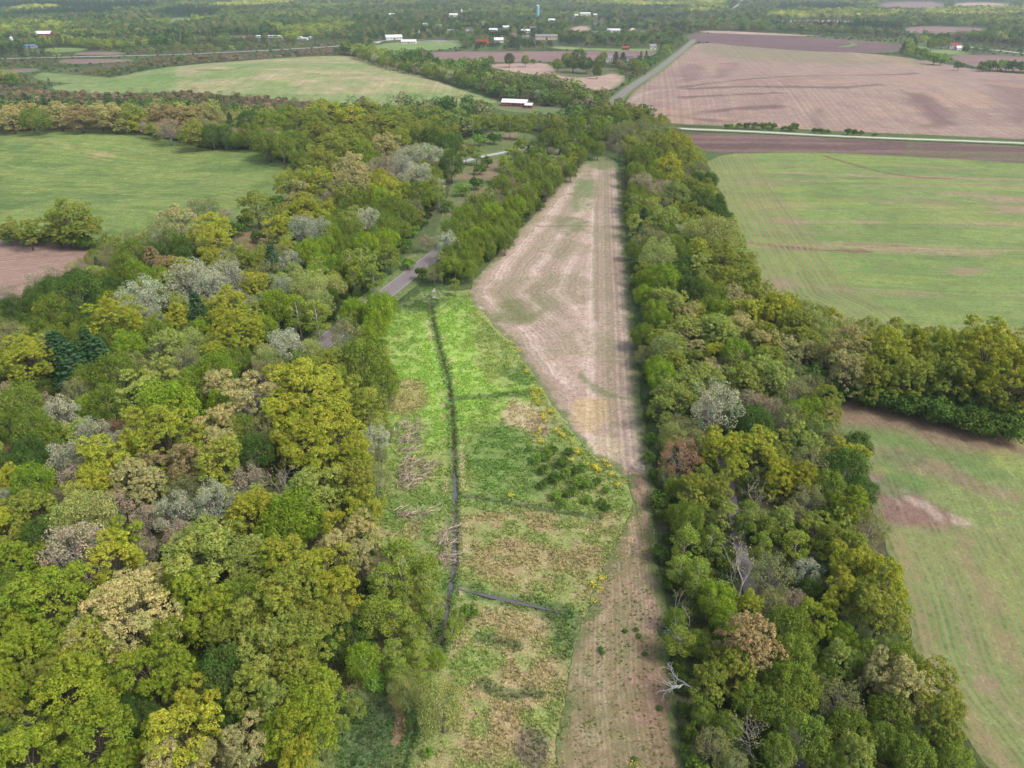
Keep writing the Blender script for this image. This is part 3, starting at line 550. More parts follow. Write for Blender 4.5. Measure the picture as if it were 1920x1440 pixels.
def puffs(cen, rad, per, size, rs, zsq=.8, up=.35, rough=.55, zmin=-.45, aspect=(.5, .9), lie=None, inner=0.0):
    """clouds of leaf sprays round puff centres"""
    P = []; Nn = []; Va = []
    for c, r in zip(cen, rad):
        d = sphere_dirs(per, rs, zmin); k = rs.uniform(.72, 1.06, (per, 1)); pv = rs.uniform(.25, .75)
        P.append(c + d * k * r * np.array((1, 1, zsq))); Nn.append(d + rs.normal(size=(per, 3)) * rough + np.array((0, 0, up))); Va.append(np.clip(pv + rs.normal(size=per) * .16, 0, 1))
    P = np.concatenate(P); Nn = np.concatenate(Nn); Va = np.concatenate(Va); return cards(P, Nn, size, rs, aspect, lie, Va)
def lobes_on(n, a, c, zc, rs, zmin=-.15, jit=.16):
    g = (np.arange(n) + .5) / n; z = 1 - g * (1 - zmin); t = np.arange(n) * 2.39996 + rs.uniform(0, 6); r = np.sqrt(np.maximum(0, 1 - z * z))
    p = np.stack([r * np.cos(t) * a, r * np.sin(t) * a, z * c + zc], 1) + rs.normal(size=(n, 3)) * jit * a; return p
def limb_mesh(name, mat, trunk_h, trunk_r, tips, rs, twigs=0, split=.55, lean=(0, 0), n=5, tw_len=1.4, top=None):
    m = MB(); tp = Vector((lean[0], lean[1], trunk_h))
    pts = [Vector((0, 0, -.3)), Vector((lean[0] * .3 + rs.normal() * .08, lean[1] * .3 + rs.normal() * .08, trunk_h * .5)), tp]; rr = [trunk_r * 1.25, trunk_r * .9, trunk_r * .7]
    if top: pts.append(Vector((lean[0] * 1.6 + rs.normal() * .2, lean[1] * 1.6 + rs.normal() * .2, top))); rr.append(trunk_r * .12)
    m.tube(pts, rr, n + 2)
    for t in tips:
        t = Vector(t); f = rs.uniform(.45, 1.0); st = (pts[1] + (tp - pts[1]) * f) if not top else tp + (pts[-1] - tp) * max(0, min(.9, (t.z - trunk_h) / (top - trunk_h) - rs.uniform(.12, .3)))
        mid = st + (t - st) * .5 + Vector((rs.normal() * .25, rs.normal() * .25, .12 * (t - st).length)); r0 = trunk_r * rs.uniform(.22, .38) * (1 if not top else .8)
        m.tube([st, mid, t], [r0, r0 * .6, r0 * .18], n, False)
        for _ in range(twigs):
            f = rs.uniform(.35, 1.0); s = st.lerp(mid, f * 2) if f < .5 else mid.lerp(t, f * 2 - 1); d = (t - st).normalized() * .7 + Vector(rs.normal(size=3)) * .65 + Vector((0, 0, .35)); e = s + d.normalized() * rs.uniform(.5, 1) * tw_len
            m.tube([s, s.lerp(e, .5) + Vector(rs.normal(size=3)) * .08, e], [r0 * .26, r0 * .18, r0 * .07], 3, False)
    return m.mesh(name, mat, True)
def leaf_mesh(name, parts, mat):
    V = np.concatenate([p[0] for p in parts]); A = np.concatenate([p[2] for p in parts]); return mesh_from(name, V, np.arange(len(V)), 4, mat, {'var': A})

def make_oak(s, far=False, mat=None, big=1.0):                 # 10 m wide, 13 m tall, knobbly dome
    rs = np.random.RandomState(100 + s); n = rs.randint(9, 13); n = int((n + 4) * big ** 2.1); a, c, zc = (3.2, 3.9, 6.9) if big == 1 else (3.7, 4.4, 6.5); lc = lobes_on(n, a, c, zc, rs, -.7 if big == 1 else -.85); lr = rs.uniform(1.3, 2.5, n) / big ** .65; lc += rs.normal(size=lc.shape) * np.array((.45, .45, .35))
    cen = []; rad = []
    for p, r in zip(lc, lr):
        d = sphere_dirs(10 if far else rs.randint(22, 32), rs, -.4); out = (p - np.array((0, 0, zc - 1.5))); d = d[(d @ (out / np.linalg.norm(out))) > -.45]
        cen.append(p + d * r * np.array((1, 1, .82)) * rs.uniform(.72, 1.05, (len(d), 1))); rad.append(rs.uniform(.34, .66, len(d)) / big ** .8 * (1.5 if far else 1))
    cen = np.concatenate(cen); rad = np.concatenate(rad)
    L = puffs(cen, rad, 7 if far else 40, .85 if far else .26 / big ** .8, rs, .72, .5, .5); core = cards(lc[rs.randint(0, n, 120)] + rs.normal(size=(120, 3)) * .7, rs.normal(size=(120, 3)), .8, rs)
    return leaf_mesh('oak_crown', [L, core] if far else [L], mat or LEAF), None if far else limb_mesh('oak_trunk', BARK, 4.6, .30, lc * np.array((.8, .8, .95)), rs, 6)
def make_maple(s, far=False, mat=None):               # dense, upright plumes
    rs = np.random.RandomState(200 + s); n = 44 if not far else 18; cen = lobes_on(n, 3.2, 4.4, 7.2, rs, -.8, .10); rad = rs.uniform(1.0, 1.6, n)
    P = []; Nn = []; Va = []; per = 190 if not far else 22
    for c, r in zip(cen, rad):
        d = sphere_dirs(per, rs, -.5); pv = rs.uniform(.3, .7); up = np.abs(rs.normal(size=per)) * .5
        P.append(c + d * r * np.array((.8, .8, 1.25)) * rs.uniform(.6, 1.05, (per, 1)) + np.stack([up * 0, up * 0, up], 1)); Nn.append(d * np.array((1, 1, .5)) + rs.normal(size=(per, 3)) * .45 + np.array((0, 0, .25))); Va.append(np.clip(pv + rs.normal(size=per) * .17, 0, 1))
    L = cards(np.concatenate(P), np.concatenate(Nn), .34 if not far else .95, rs, (.3, .6) if not far else (.5, .9), np.array((0, 0, 1.0)), np.concatenate(Va))
    return leaf_mesh('maple_crown', [L], mat or LEAF), None if far else limb_mesh('maple_trunk', BARK_GREY, 4.0, .28, cen[::3], rs, 3)
def make_aspen(s, far=False, mat=None):               # slender, airy, pale stem
    rs = np.random.RandomState(300 + s); n = 40 if not far else 14; t = rs.uniform(0, 1, n); z = 4.2 + t * 8.6; r = 2.5 * np.sin(np.clip(t * .86 + .16, 0, 1) * math.pi) ** .7 + .25; th = rs.uniform(0, 6.28, n); k = np.sqrt(rs.uniform(.2, 1, n))
    cen = np.stack([np.cos(th) * r * k, np.sin(th) * r * k, z], 1); rad = rs.uniform(.6, 1.15, n)
    L = puffs(cen, rad, 120 if not far else 16, .27 if not far else .8, rs, .9, .3, .8, -.8, (.5, .9))
    return leaf_mesh('aspen_crown', [L], mat or LEAF), None if far else limb_mesh('aspen_trunk', BARK_PALE, 4.5, .19, cen[:22], rs, 2, n=4, top=12.6, tw_len=.9)
def make_budding(s, far=False, mat=None):             # thin leaf-out: twigs and small leaves
    rs = np.random.RandomState(400 + s); n = 34 if not far else 16; cen = lobes_on(n, 3.5, 4.2, 7.3, rs, -.55, .13); cen[:, 2] = np.maximum(cen[:, 2], 3); rad = rs.uniform(.8, 1.3, n)
    L = puffs(cen, rad, 135 if not far else 16, .235 if not far else .7, rs, 1.1, .35, .9, -1, (.5, .95))
    return leaf_mesh('budding_crown', [L], mat or LEAF), None if far else limb_mesh('budding_trunk', BARK_GREY, 3.4, .24, cen, rs, 9, tw_len=1.6)
def make_willow(s, far=False, mat=None):              # soft, fine-leaved rounded heap
    rs = np.random.RandomState(500 + s); n = 26; cen = lobes_on(n, 3.3, 3.4, 5.6, rs, -.7, .14); rad = rs.uniform(1.2, 1.8, n)
    L = puffs(cen, rad, 330, .25, rs, 1.0, .3, .7, -.7, (.3, .7), np.array((0, 0, 1.0))); return leaf_mesh('willow_crown', [L], mat or LEAF), limb_mesh('willow_trunk', BARK_GREY, 2.4, .3, cen[::2], rs, 4)
def make_pine(s, far=False, mat=None):                # tiers of needle sprays
    rs = np.random.RandomState(600 + s); P = []; Nn = []; tips = []; H = 14.0; z = 2.0
    while z < H - .4:
        f = 1 - (z - 2.0) / (H - 2.0); rr = (3.3 * f ** .8 + .25) * rs.uniform(.85, 1.15); nb = 7 if not far else 5; o = rs.uniform(0, 6.28)
        for k in range(nb):
            th = o + k * 6.283 / nb + rs.normal() * .15; L = rr * rs.uniform(.75, 1.1); m = 26 if not far else 5; t = np.sqrt(rs.uniform(.04, 1, m)); wd = .42 * L * (1 - t * .6)
            x = t * L; yb = rs.normal(size=m) * wd * .5; zz = z + .10 * L - .28 * t * L + .25 * t ** 2 * L + rs.normal(size=m) * .09
            P.append(np.stack([np.cos(th) * x - np.sin(th) * yb, np.sin(th) * x + np.cos(th) * yb, zz], 1)); Nn.append(np.stack([np.cos(th) * .35 + rs.normal(size=m) * .4, np.sin(th) * .35 + rs.normal(size=m) * .4, np.full(m, 1.0)], 1)); tips.append((math.cos(th) * L * .8, math.sin(th) * L * .8, z))
        z += .62 if not far else 1.2
    P = np.concatenate(P); Nn = np.concatenate(Nn); L = cards(P, Nn, .5 if not far else 1.2, rs, (.35, .7), None, np.clip(.5 + rs.normal(size=len(P)) * .2, 0, 1))
    return leaf_mesh('pine_crown', [L], mat or LEAF), None if far else limb_mesh('pine_trunk', BARK, 2.0, .24, tips[::3], rs, 0, n=3, top=13.6)
def make_bare(s, pale=True, buds=160):                # leafless or nearly so
    rs = np.random.RandomState(700 + s); m = MB(); ends = []
    def grow(p, d, L, r, lev):
        d = d.normalized(); q = p + d * L * .5 + Vector(rs.normal(size=3)) * L * .06; e = p + d * L + Vector(rs.normal(size=3)) * L * .09; m.tube([p, q, e], [r, r * .82, r * .6], 5 if lev < 2 else 3, False)
        if lev >= 4: ends.append(e); return
        for k in range(3 if lev < 3 else 2):
            nd = d + Vector(rs.normal(size=3)) * (.52 if lev else .42) + Vector((0, 0, .12)); grow(e if k < 2 else q, nd, L * rs.uniform(.58, .8), r * .56, lev + 1)
    grow(Vector((0, 0, -.2)), Vector((rs.normal() * .06, rs.normal() * .06, 1)), 4.4, .25, 0)
    e = np.array(ends)[rs.randint(0, len(ends), buds)] + rs.normal(size=(buds, 3)) * .35; L = cards(e, rs.normal(size=(buds, 3)) + np.array((0, 0, .6)), .26, rs, var=rs.uniform(.3, .7, buds))
    return leaf_mesh('bare_crown', [L], LEAF), m.mesh('bare_trunk', BARK_PALE if pale else BARK_GREY, True)
def make_shrub(s, far=False, mat=None):               # 3 m wide, 2.4 m tall
    rs = np.random.RandomState(800 + s); n = rs.randint(9, 14); cen = lobes_on(n, .95, .8, 1.1, rs, -.3, .18); rad = rs.uniform(.42, .68, n)
    L = puffs(cen, rad, 110 if not far else 40, .22 if not far else .42, rs, .95, .4, .7, -.6); return leaf_mesh('shrub_crown', [L], mat or LEAF), None if far else limb_mesh('shrub_stem', BARK, .35, .07, cen, rs, 1, n=3, tw_len=.4)
PROTO = {'oak': [make_oak(i) for i in range(7)], 'big_oak': [make_oak(60 + i, big=1.6) for i in range(2)], 'maple': [make_maple(i) for i in range(5)], 'aspen': [make_aspen(i) for i in range(5)], 'budding': [make_budding(i) for i in range(5)], 'willow': [make_willow(i) for i in range(3)], 'pine': [make_pine(i) for i in range(3)], 'bare': [make_bare(i) for i in range(4)], 'shrub': [make_shrub(i) for i in range(5)]}
SIZE = {'oak': (10.6, 12.2), 'maple': (8.8, 13.2), 'aspen': (6.0, 13.8), 'budding': (9.4, 12.8), 'willow': (9.6, 10.8), 'pine': (6.6, 14.2), 'bare': (9.0, 13.0), 'shrub': (3.0, 2.5)}
K_LEAF = 1.12
def lc(r, g, b): return tuple(lin((r, g, b)) * K_LEAF)
# letter: kind, leaf colour, words, height / width
CODE = {'Y': ('oak', lc(144, 148, 56), 'yellow-green', 1.0), 'V': ('oak', lc(122, 136, 48), 'bright lime-green', 1.0), 'O': ('oak', lc(126, 134, 60), 'olive', 1.0), 'L': ('oak', lc(136, 148, 78), 'light olive-green', 1.0),
        'T': ('oak', lc(156, 150, 104), 'cream-tan', 1.0), 'B': ('oak', lc(140, 126, 92), 'bronze-brown', 1.0), 'F': ('maple', lc(116, 138, 46), 'fresh green', 1.25), 'G': ('maple', lc(106, 122, 52), 'mid-green', 1.2),
        'D': ('maple', lc(74, 96, 46), 'dark green', 1.15), 'A': ('aspen', lc(118, 132, 58), 'airy green', 1.6), 'S': ('willow', lc(142, 150, 92), 'soft pale green', 1.0), 'M': ('budding', lc(124, 128, 84), 'thin grey-olive', 1.2),
        'W': ('budding', lc(156, 160, 142), 'silvery white', 1.35), 'P': ('budding', lc(150, 138, 122), 'pinkish grey', 1.15), 'R': ('budding', lc(138, 110, 88), 'rust-brown', 1.15), 'X': ('bare', lc(150, 150, 84), 'leafless pale-limbed', 1.3), 'C': ('pine', lc(62, 90, 60), 'dark', 2.0), 'K': ('shrub', lc(106, 134, 58), 'green', .8), 'k': ('shrub', lc(82, 104, 48), 'dark green', .85)}
NAMES = {'oak': ('oak_tree', 'oak tree', 'oak'), 'maple': ('maple_tree', 'maple tree', 'maple'), 'aspen': ('aspen_tree', 'aspen tree', 'aspen'), 'budding': ('budding_tree', 'poplar tree', 'poplar'), 'willow': ('willow_tree', 'willow tree', 'willow'), 'pine': ('pine_tree', 'pine tree', 'pine'), 'bare': ('bare_tree', 'bare tree', 'tree'), 'shrub': ('shrub', 'shrub', 'shrub')}
TREES = []                                            # x, y, width, height, code, survey px, py
def place(px, py, wpx, code, hscale=1.0):
    kind, col, wd, hw = CODE[code]; H = 12.0
    for _ in range(3):
        zc = H * (.62 if kind != 'shrub' else .5); p, t = flat(px, py, zc); W = wpx * t / FPX * (1.12 if kind in ('oak', 'maple', 'willow') else 1.04)
        if kind in ('oak', 'willow'): H = min(20, (W * .8 + 5.2)) * hscale
        elif kind == 'shrub': H = W * hw
        else: H = min(15.5 if kind == 'aspen' else 17.5, max(W * hw, 6)) * hscale
        if kind != 'shrub' and W < 4.0: H = W * hw * 1.15
    z = float(hgt(p[0], p[1])); TREES.append((p[0], p[1], z, W, H, code, px, py))

LIST = {
(0, 640, 3.4286): "200 130 290 Y,470 130 260 C,360 60 200 C,650 90 220 C,760 210 280 G,560 250 200 G,850 50 200 F,980 110 150 M,1080 60 200 X,1200 130 220 M,1370 90 160 Y,1390 180 240 F,1560 110 150 G,1720 120 180 S,1830 50 220 W,1900 120 160 G,1060 230 240 L,850 340 250 L,1090 430 380 F,1420 290 220 T,1620 350 300 T,1860 270 260 Y,1690 190 180 P,1420 410 190 F,1540 400 160 P,1400 540 260 T,1040 590 420 Y,700 760 330 Y,880 690 240 Y,620 870 240 Y,400 460 240 W,270 400 160 P,130 400 260 G,60 540 200 G,220 570 260 G,330 620 200 G,560 430 170 F,700 390 240 G,600 590 230 W,710 560 170 R,420 760 270 W,470 880 230 P,340 1000 140 P,190 720 230 D,170 800 200 D,50 720 130 R,40 890 160 Y,220 910 260 F,150 1000 180 M,30 1020 160 W,1000 800 210 B,1190 800 260 B,1400 760 320 O,1590 900 260 P,1640 700 240 D,1840 480 240 Y,1870 700 180 Y,1830 890 200 X,850 880 230 T,960 930 200 T,560 960 260 Y,720 1060 250 P,1110 930 150 F,1130 1090 270 W,1390 1030 300 W,520 1120 390 S,220 1100 260 O,60 1200 220 Y,930 1130 230 P,940 1330 210 P,480 1350 430 P,790 1260 230 V,250 1270 260 D,60 1330 220 O,1370 1270 330 L,1180 1390 280 L,1640 1100 310 Y,1830 1180 320 F,1620 1390 250 L,1870 1390 220 L,740 1400 320 Y,1560 560 200 G,1250 330 200 G,1700 560 240 M",
(0, 1020, 3.4286): "60 130 240 V,330 300 420 V,820 430 580 T,1220 290 300 V,1350 480 300 V,1320 110 420 L,1600 120 280 L,1850 150 240 V,1750 420 420 O,1480 640 270 O,1700 720 350 L,1840 580 260 L,560 680 400 O,120 560 260 V,130 690 280 V,50 400 180 O,420 810 280 O,230 850 170 O,480 980 440 V,690 860 220 V,1070 630 300 V,960 800 360 V,1160 870 280 V,1270 1040 300 Y,1200 1220 430 Y,600 1240 460 V,150 1350 400 V,50 950 200 V,50 1070 170 O,930 1130 220 D,850 1050 180 D,160 1080 230 X,1000 1260 240 V,1330 1380 240 T,1570 1300 310 T,1600 960 300 O,1790 1030 300 L,1820 1210 300 F,1430 1090 220 D,1890 1400 170 Y,1060 1400 260 T,780 1390 220 V,1600 500 240 L,960 240 240 T",
(500, 1020, 3.4286): "120 100 310 Y,400 150 330 Y,600 90 200 T,860 90 260 A,1020 190 230 A,760 230 220 A,200 300 350 O,60 420 270 O,450 310 270 Y,690 450 230 A,830 470 220 A,930 540 190 A,400 500 250 O,230 640 350 O,620 740 230 F,80 690 250 O,180 820 310 O,300 960 350 V,100 1010 270 V,200 1150 390 V,330 1240 200 V,820 700 190 A,970 700 160 A,860 820 180 A,1000 830 140 A,1100 740 120 F,1190 540 120 A,1230 470 100 A,1120 1000 340 S,890 930 200 S,480 1150 110 A,580 1050 110 A,1040 1340 80 K,200 1390 220 Y,560 560 220 D,1050 400 180 A,900 330 180 A,1300 430 130 K,700 880 150 K,430 650 200 D",
(500, 560, 3.4286): "60 40 200 F,200 90 200 A,320 110 180 A,560 70 150 F,720 60 200 F,700 170 170 F,520 230 230 M,640 250 150 F,120 320 240 W,20 400 180 S,280 330 150 S,180 400 130 F,430 460 300 O,640 420 320 G,740 520 240 G,250 560 430 Y,340 660 380 Y,100 720 270 Y,560 640 260 O,650 720 260 O,420 780 310 Y,250 930 310 Y,480 900 310 Y,560 990 270 Y,700 900 200 W,330 1250 330 L,560 1180 270 O,700 1150 220 M,640 1330 220 Y,200 1390 340 F,80 1330 170 L,60 1130 210 X,740 290 90 K,780 640 110 M,420 1050 240 Y,790 860 90 M,730 1000 110 M",
(0, 200, 3.0): "60 70 150 T,140 40 130 T,200 100 160 G,330 50 170 T,450 80 180 B,560 60 170 T,640 80 150 T,720 70 190 O,790 100 90 Y,820 120 80 P,880 50 150 T,960 70 200 B,950 140 150 P,1030 60 160 T,1090 160 140 O,1150 50 160 T,1140 120 100 T,1195 175 110 D,1265 185 100 D,1295 80 60 C,1340 170 90 P,1410 90 150 D,1420 190 120 G,1520 100 180 G,1510 230 190 G,1590 240 160 G,1660 220 150 G,1700 110 160 O,1780 100 150 G,1830 50 190 Y,1620 60 150 G,1800 170 160 O,1880 220 150 O,400 625 230 O,310 680 150 O,480 680 140 O,400 730 150 k,330 750 110 k,460 755 110 k,150 700 130 O,40 690 110 O,150 735 110 k,60 735 110 k,240 740 90 k,500 770 90 k,100 730 80 k,200 750 80 k,580 780 80 k,640 775 90 k,1440 560 170 O,1100 570 120 M,1180 560 110 M,1270 600 80 P,1620 430 150 O,1690 470 120 T,1810 300 170 O,1800 420 160 Y,1890 460 120 P,1720 560 140 Y,1550 680 140 Y,1690 680 150 W,1790 690 160 W,1860 720 120 F,1740 820 140 F,1650 860 110 W,1000 640 210 T,910 720 210 M,1190 680 200 Y,1200 760 170 Y,1020 790 130 D,960 760 130 G,880 820 130 D,760 820 150 G,700 900 160 G,600 890 120 M,550 890 70 C,770 940 150 F,850 850 100 B,430 1050 270 D,280 1030 140 D,630 1010 140 D,1080 960 310 W,820 1060 270 W,1290 950 220 W,1190 1010 200 W,780 1130 180 W,870 1190 130 W,1110 1140 160 C,1190 860 130 Y,1270 850 90 W,1350 800 150 M,1390 880 170 O,1430 1000 160 Y,1510 930 150 M,1530 860 130 C,1510 1110 130 L,1430 1120 110 W,1590 1010 140 W,1740 1000 190 S,1660 1120 130 F,1790 1090 150 S,1900 900 130 F,1000 1190 150 Y,650 1200 260 Y,740 1230 140 Y,1290 1120 210 Y,1340 1250 270 Y,1240 1220 150 Y,1500 1240 130 F,1600 1340 200 W,1740 1370 140 S,1500 1400 150 S,300 1140 190 G,90 1140 160 D,450 1190 170 D,400 1220 150 G,470 1290 150 G,250 1330 160 M,60 1270 170 M,160 1400 240 Y,350 1370 170 C,500 1350 180 C,620 1300 170 G,720 1350 170 F,860 1400 110 W,950 1350 190 L,1060 1320 170 S,880 1280 160 G,1200 1390 140 Y,1130 1260 130 F,180 1070 90 P,20 1130 100 D,1380 640 90 k,1560 540 110 k,1330 690 110 k,700 790 70 k,1450 730 90 k",
(640, 200, 3.0): "60 80 170 Y,150 40 150 O,200 120 200 O,300 100 180 O,420 150 170 O,330 190 150 O,100 170 150 O,60 240 190 O,250 230 150 T,120 260 120 F,60 330 170 T,190 330 100 P,60 420 190 T,30 500 140 O,210 420 130 Y,250 470 190 Y,380 280 190 W,490 270 180 W,430 380 180 W,340 330 130 W,280 380 90 P,530 390 90 G,620 320 140 D,700 240 90 A,760 250 80 A,600 220 140 D,500 190 130 D,450 490 140 G,545 490 90 A,420 560 100 M,350 600 140 G,290 560 130 G,230 530 140 F,150 640 150 W,100 540 130 G,260 670 140 G,140 790 150 F,230 760 120 F,270 840 110 O,60 700 130 G,50 880 140 A,180 950 120 A,110 880 130 A,20 800 120 G,600 770 140 W,710 680 100 W,680 760 110 F,480 760 90 P,780 650 120 G,850 610 140 F,760 730 110 F,860 730 120 G,970 560 120 F,920 640 120 G,1040 500 120 G,1080 380 130 G,1010 420 110 G,1110 310 90 A,1180 320 90 A,1250 320 80 A,1200 400 110 G,960 270 130 A,920 340 110 A,1010 230 110 A,1090 240 100 D,1290 250 90 A,870 500 100 P,940 450 100 B,560 880 120 A,520 930 110 M,450 940 100 k,640 1000 60 A,700 860 100 G,760 860 90 G,830 800 90 G,920 760 100 G,965 710 70 G,200 1150 170 F,250 1110 120 F,60 1160 140 F,150 1190 120 G,100 1390 190 G,340 50 90 A,280 40 90 A,400 45 80 A,470 50 90 A,540 55 80 A,600 80 90 A,660 50 90 A,740 95 100 A,800 80 80 A,880 100 80 A,950 105 80 A,1030 110 90 A,1100 60 90 A,1200 110 130 O,1290 40 80 D,1160 180 100 G,1230 190 100 G,1330 110 110 G,1330 190 100 G,1340 270 90 G,1430 60 140 G,1500 40 140 O,1570 60 130 G,1450 140 130 G,1530 150 120 M,1390 220 90 G,1445 235 80 G,1570 230 90 M,1600 130 120 M,1660 50 110 O,1700 110 100 M,1680 290 140 G,1780 210 160 O,1870 200 120 Y,1840 340 140 Y,1650 370 110 G,1700 430 140 P,1880 480 150 L,1750 280 120 G,1630 620 90 G,1700 620 80 C,1740 570 100 L,1830 640 150 L,1830 700 80 W,1720 720 120 M,1680 700 80 C,1780 830 200 S,1880 780 120 G,1810 980 180 F,1870 1090 150 L,1740 1140 110 G,1800 1210 130 F,1690 1290 120 G,1850 1270 140 L,1830 1350 180 S,1710 1400 120 M,1630 530 90 G,1640 800 90 G,1650 900 90 k,1660 1010 90 k,1650 460 90 G,1290 360 80 G,1150 460 90 G,990 640 70 k,1120 560 60 k,640 180 90 k,560 140 80 k,700 140 80 k,780 190 90 K,860 180 80 k,660 640 90 k,720 560 90 P,780 350 80 k,820 310 80 k,600 560 80 k,680 470 90 K,760 430 90 k,400 700 90 K,380 880 90 K,350 780 100 k",
(1280, 200, 3.0): "30 300 110 O,100 360 120 M,150 420 100 D,60 460 120 O,110 540 150 D,30 590 110 O,60 700 160 S,190 700 230 S,90 810 130 Y,90 900 160 L,240 850 200 O,380 980 140 O,240 960 150 O,60 1040 170 D,190 1060 130 G,310 1100 130 T,420 1080 130 O,360 1170 150 Y,530 1150 180 Y,640 1230 170 O,740 1220 160 S,40 1180 140 O,210 1280 210 L,320 1240 140 T,460 1310 190 O,40 1290 160 T,300 1400 190 F,170 1140 130 G,330 980 90 A,20 930 120 D",
(880, 560, 3.4286): "1200 90 160 F,1310 60 170 L,1400 120 180 T,1500 70 130 G,1620 90 170 F,1120 220 130 G,1310 300 170 A,1400 220 200 L,1600 220 240 L,1740 200 150 T,1130 350 130 M,1200 440 150 F,1690 410 190 P,1870 380 130 O,1440 560 180 L,1640 530 170 L,1800 560 180 L,1340 620 240 L,1230 710 180 L,1590 690 340 W,1850 660 150 R,1870 470 130 L,1830 800 240 D,1560 830 120 G,1300 870 170 S,1420 830 130 M,1360 1010 270 R,1600 960 240 Y,1840 980 270 Y,1330 1220 150 G,1230 1290 160 k,1500 1130 130 A,1580 1230 120 A,1420 1180 120 A,1860 1260 200 X,1850 1400 160 M,1650 1400 160 L,1500 1370 130 A,1330 1390 150 G,1150 500 100 k,1180 640 90 k,1150 760 80 k,1170 900 100 k,1160 1020 90 k,1200 1130 110 k,1500 640 120 M,1480 880 150 M,1720 880 130 G,1270 1130 120 M",
(1360, 560, 3.4286): "140 90 190 Y,300 60 190 Y,60 200 200 T,250 280 210 T,280 390 210 O,430 230 170 O,560 150 180 S,740 260 240 T,740 400 200 T,970 280 260 Y,1130 280 200 Y,1300 290 240 V,1460 270 170 Y,1640 290 330 Y,1760 420 330 Y,1560 430 240 Y,1100 430 210 O,1400 450 220 O,900 440 180 O,1250 430 180 O,1880 500 180 Y,300 490 260 L,140 530 210 L,420 560 160 M,310 590 100 F,70 400 170 P,240 680 150 P,440 740 170 F,160 800 230 D,550 650 130 M,570 830 130 L,440 870 170 L,290 860 130 M,560 1060 260 M,720 910 190 M,850 950 200 D,780 1090 260 D,870 1230 200 D,800 1330 240 V,540 1290 220 M,200 1280 190 X,440 1380 190 M,660 1200 200 G,350 1150 200 Y,460 480 100 k,560 500 150 k,640 540 130 k,720 560 140 k,810 580 140 k,900 610 140 k,1000 630 150 k,1090 650 140 k,1180 680 150 k,1280 700 150 k,1380 730 160 k,1470 760 150 k,1570 780 150 k,1660 800 160 k,1760 820 150 k,1860 840 150 k,1050 560 120 k,1350 640 140 k,1600 680 150 k,1800 720 150 k,700 500 120 k",
(1360, 960, 3.0): "60 130 160 X,250 100 140 A,70 260 200 X,400 180 160 A,330 60 140 L,590 170 160 O,650 80 130 L,740 180 140 M,460 330 170 W,720 300 250 Y,890 390 270 Y,690 440 200 Y,890 560 270 O,790 500 220 O,390 500 140 P,510 600 190 V,600 510 130 Y,270 500 170 M,130 510 90 Y,350 640 230 G,430 740 180 G,660 690 150 F,640 830 160 L,790 800 170 G,140 740 310 B,60 900 200 O,1080 870 120 V,880 900 240 T,1020 990 270 T,380 980 280 G,280 1090 220 G,650 1050 250 M,930 1120 230 G,1200 1140 220 O,1230 1250 180 O,150 1240 200 X,450 1250 250 G,740 1380 210 L,1050 1370 240 G,1290 1400 200 G,570 1390 200 G,350 1400 170 X,560 900 150 G,1000 800 110 k,760 900 150 G,480 440 130 D,180 620 150 M,700 1220 220 G,880 1280 200 G",
(940, 1020, 3.4286): "1020 60 130 k,1150 150 170 A,1270 150 150 A,1560 180 330 X,1390 350 230 F,1130 350 140 X,1220 450 130 X,1440 470 190 F,1600 400 150 Y,1740 370 170 M,1150 620 190 A,1270 640 170 G,1400 760 190 O,1330 900 260 O,1600 1000 210 G,1800 900 260 G,1370 1290 240 M,1620 1200 250 X,1200 1200 110 k,1240 1410 110 K,1790 1330 220 G,1120 480 130 G,1080 260 120 k,1100 560 110 k,1150 760 110 k,1180 900 110 k,1170 1060 110 k,1450 1180 180 G,1300 1100 150 G,1190 1340 110 k,1500 1420 200 M",
}
for (ox, oy, s), txt in LIST.items():
    for e in txt.split(','):
        a, b_, wd, code = e.split(); row_ = ox == 1360 and oy == 560 and float(a) > 620 and float(b_) < 520; place(ox + float(a) / s, oy + float(b_) / s, float(wd) / s * (1.12 if row_ else 1.45 if ox == 1360 and oy == 560 and code == 'k' else 1), code, 1.22 if row_ else 1)
        if row_: t_ = TREES[-1]; TREES[-1] = (t_[0], t_[1] - 5.0, *t_[2:])
# the hedge bushes, farm trees and single trees of the far fields
for e in "1702 88 16 K,1712 94 20 K,1726 99 20 K,1736 104 20 K,1719 97 18 k,1744 105 16 K,1752 110 26 K,1766 112 24 K,1798 124 18 k,1845 124 24 K,1858 123 24 k,1872 123 26 K,1888 123 26 K,1902 124 26 k,1917 124 26 K,1932 125 26 K,1695 86 14 C,1716 78 18 C,1768 78 30 G,1748 82 18 G,1812 90 12 D,1430 238 16 k,1450 238 16 k,1440 236 15 K,1415 237 16 k,1400 237 15 k,1385 237 13 k,1370 238 12 K,1470 242 12 k,1482 242 14 k,1490 239 18 k,1540 247 14 k,1528 246 14 k,1552 248 12 k,1590 248 16 k,1602 249 14 k,1615 250 12 k,1362 238 10 k,1640 254 9 k,1155 106 20 C,1168 108 22 C,1202 103 10 C,1212 101 9 C,1195 125 20 G,1185 118 14 O,1062 110 22 G,1085 103 30 D,1075 118 30 D,1100 120 30 D,1125 116 24 G,1045 120 18 G,1120 135 18 D,1045 126 14 K,955 110 20 D,985 112 16 G,920 112 14 G,905 114 16 K,890 116 18 K,1000 115 12 K,1165 138 14 K,1132 104 14 G,848 432 46 G,870 410 50 F,893 390 48 G,915 372 46 A,938 350 44 G,960 330 42 A,984 312 40 G,1008 296 38 G".split(','):
    a, b_, wd, code = e.split(); place(float(a), float(b_), float(wd), code)
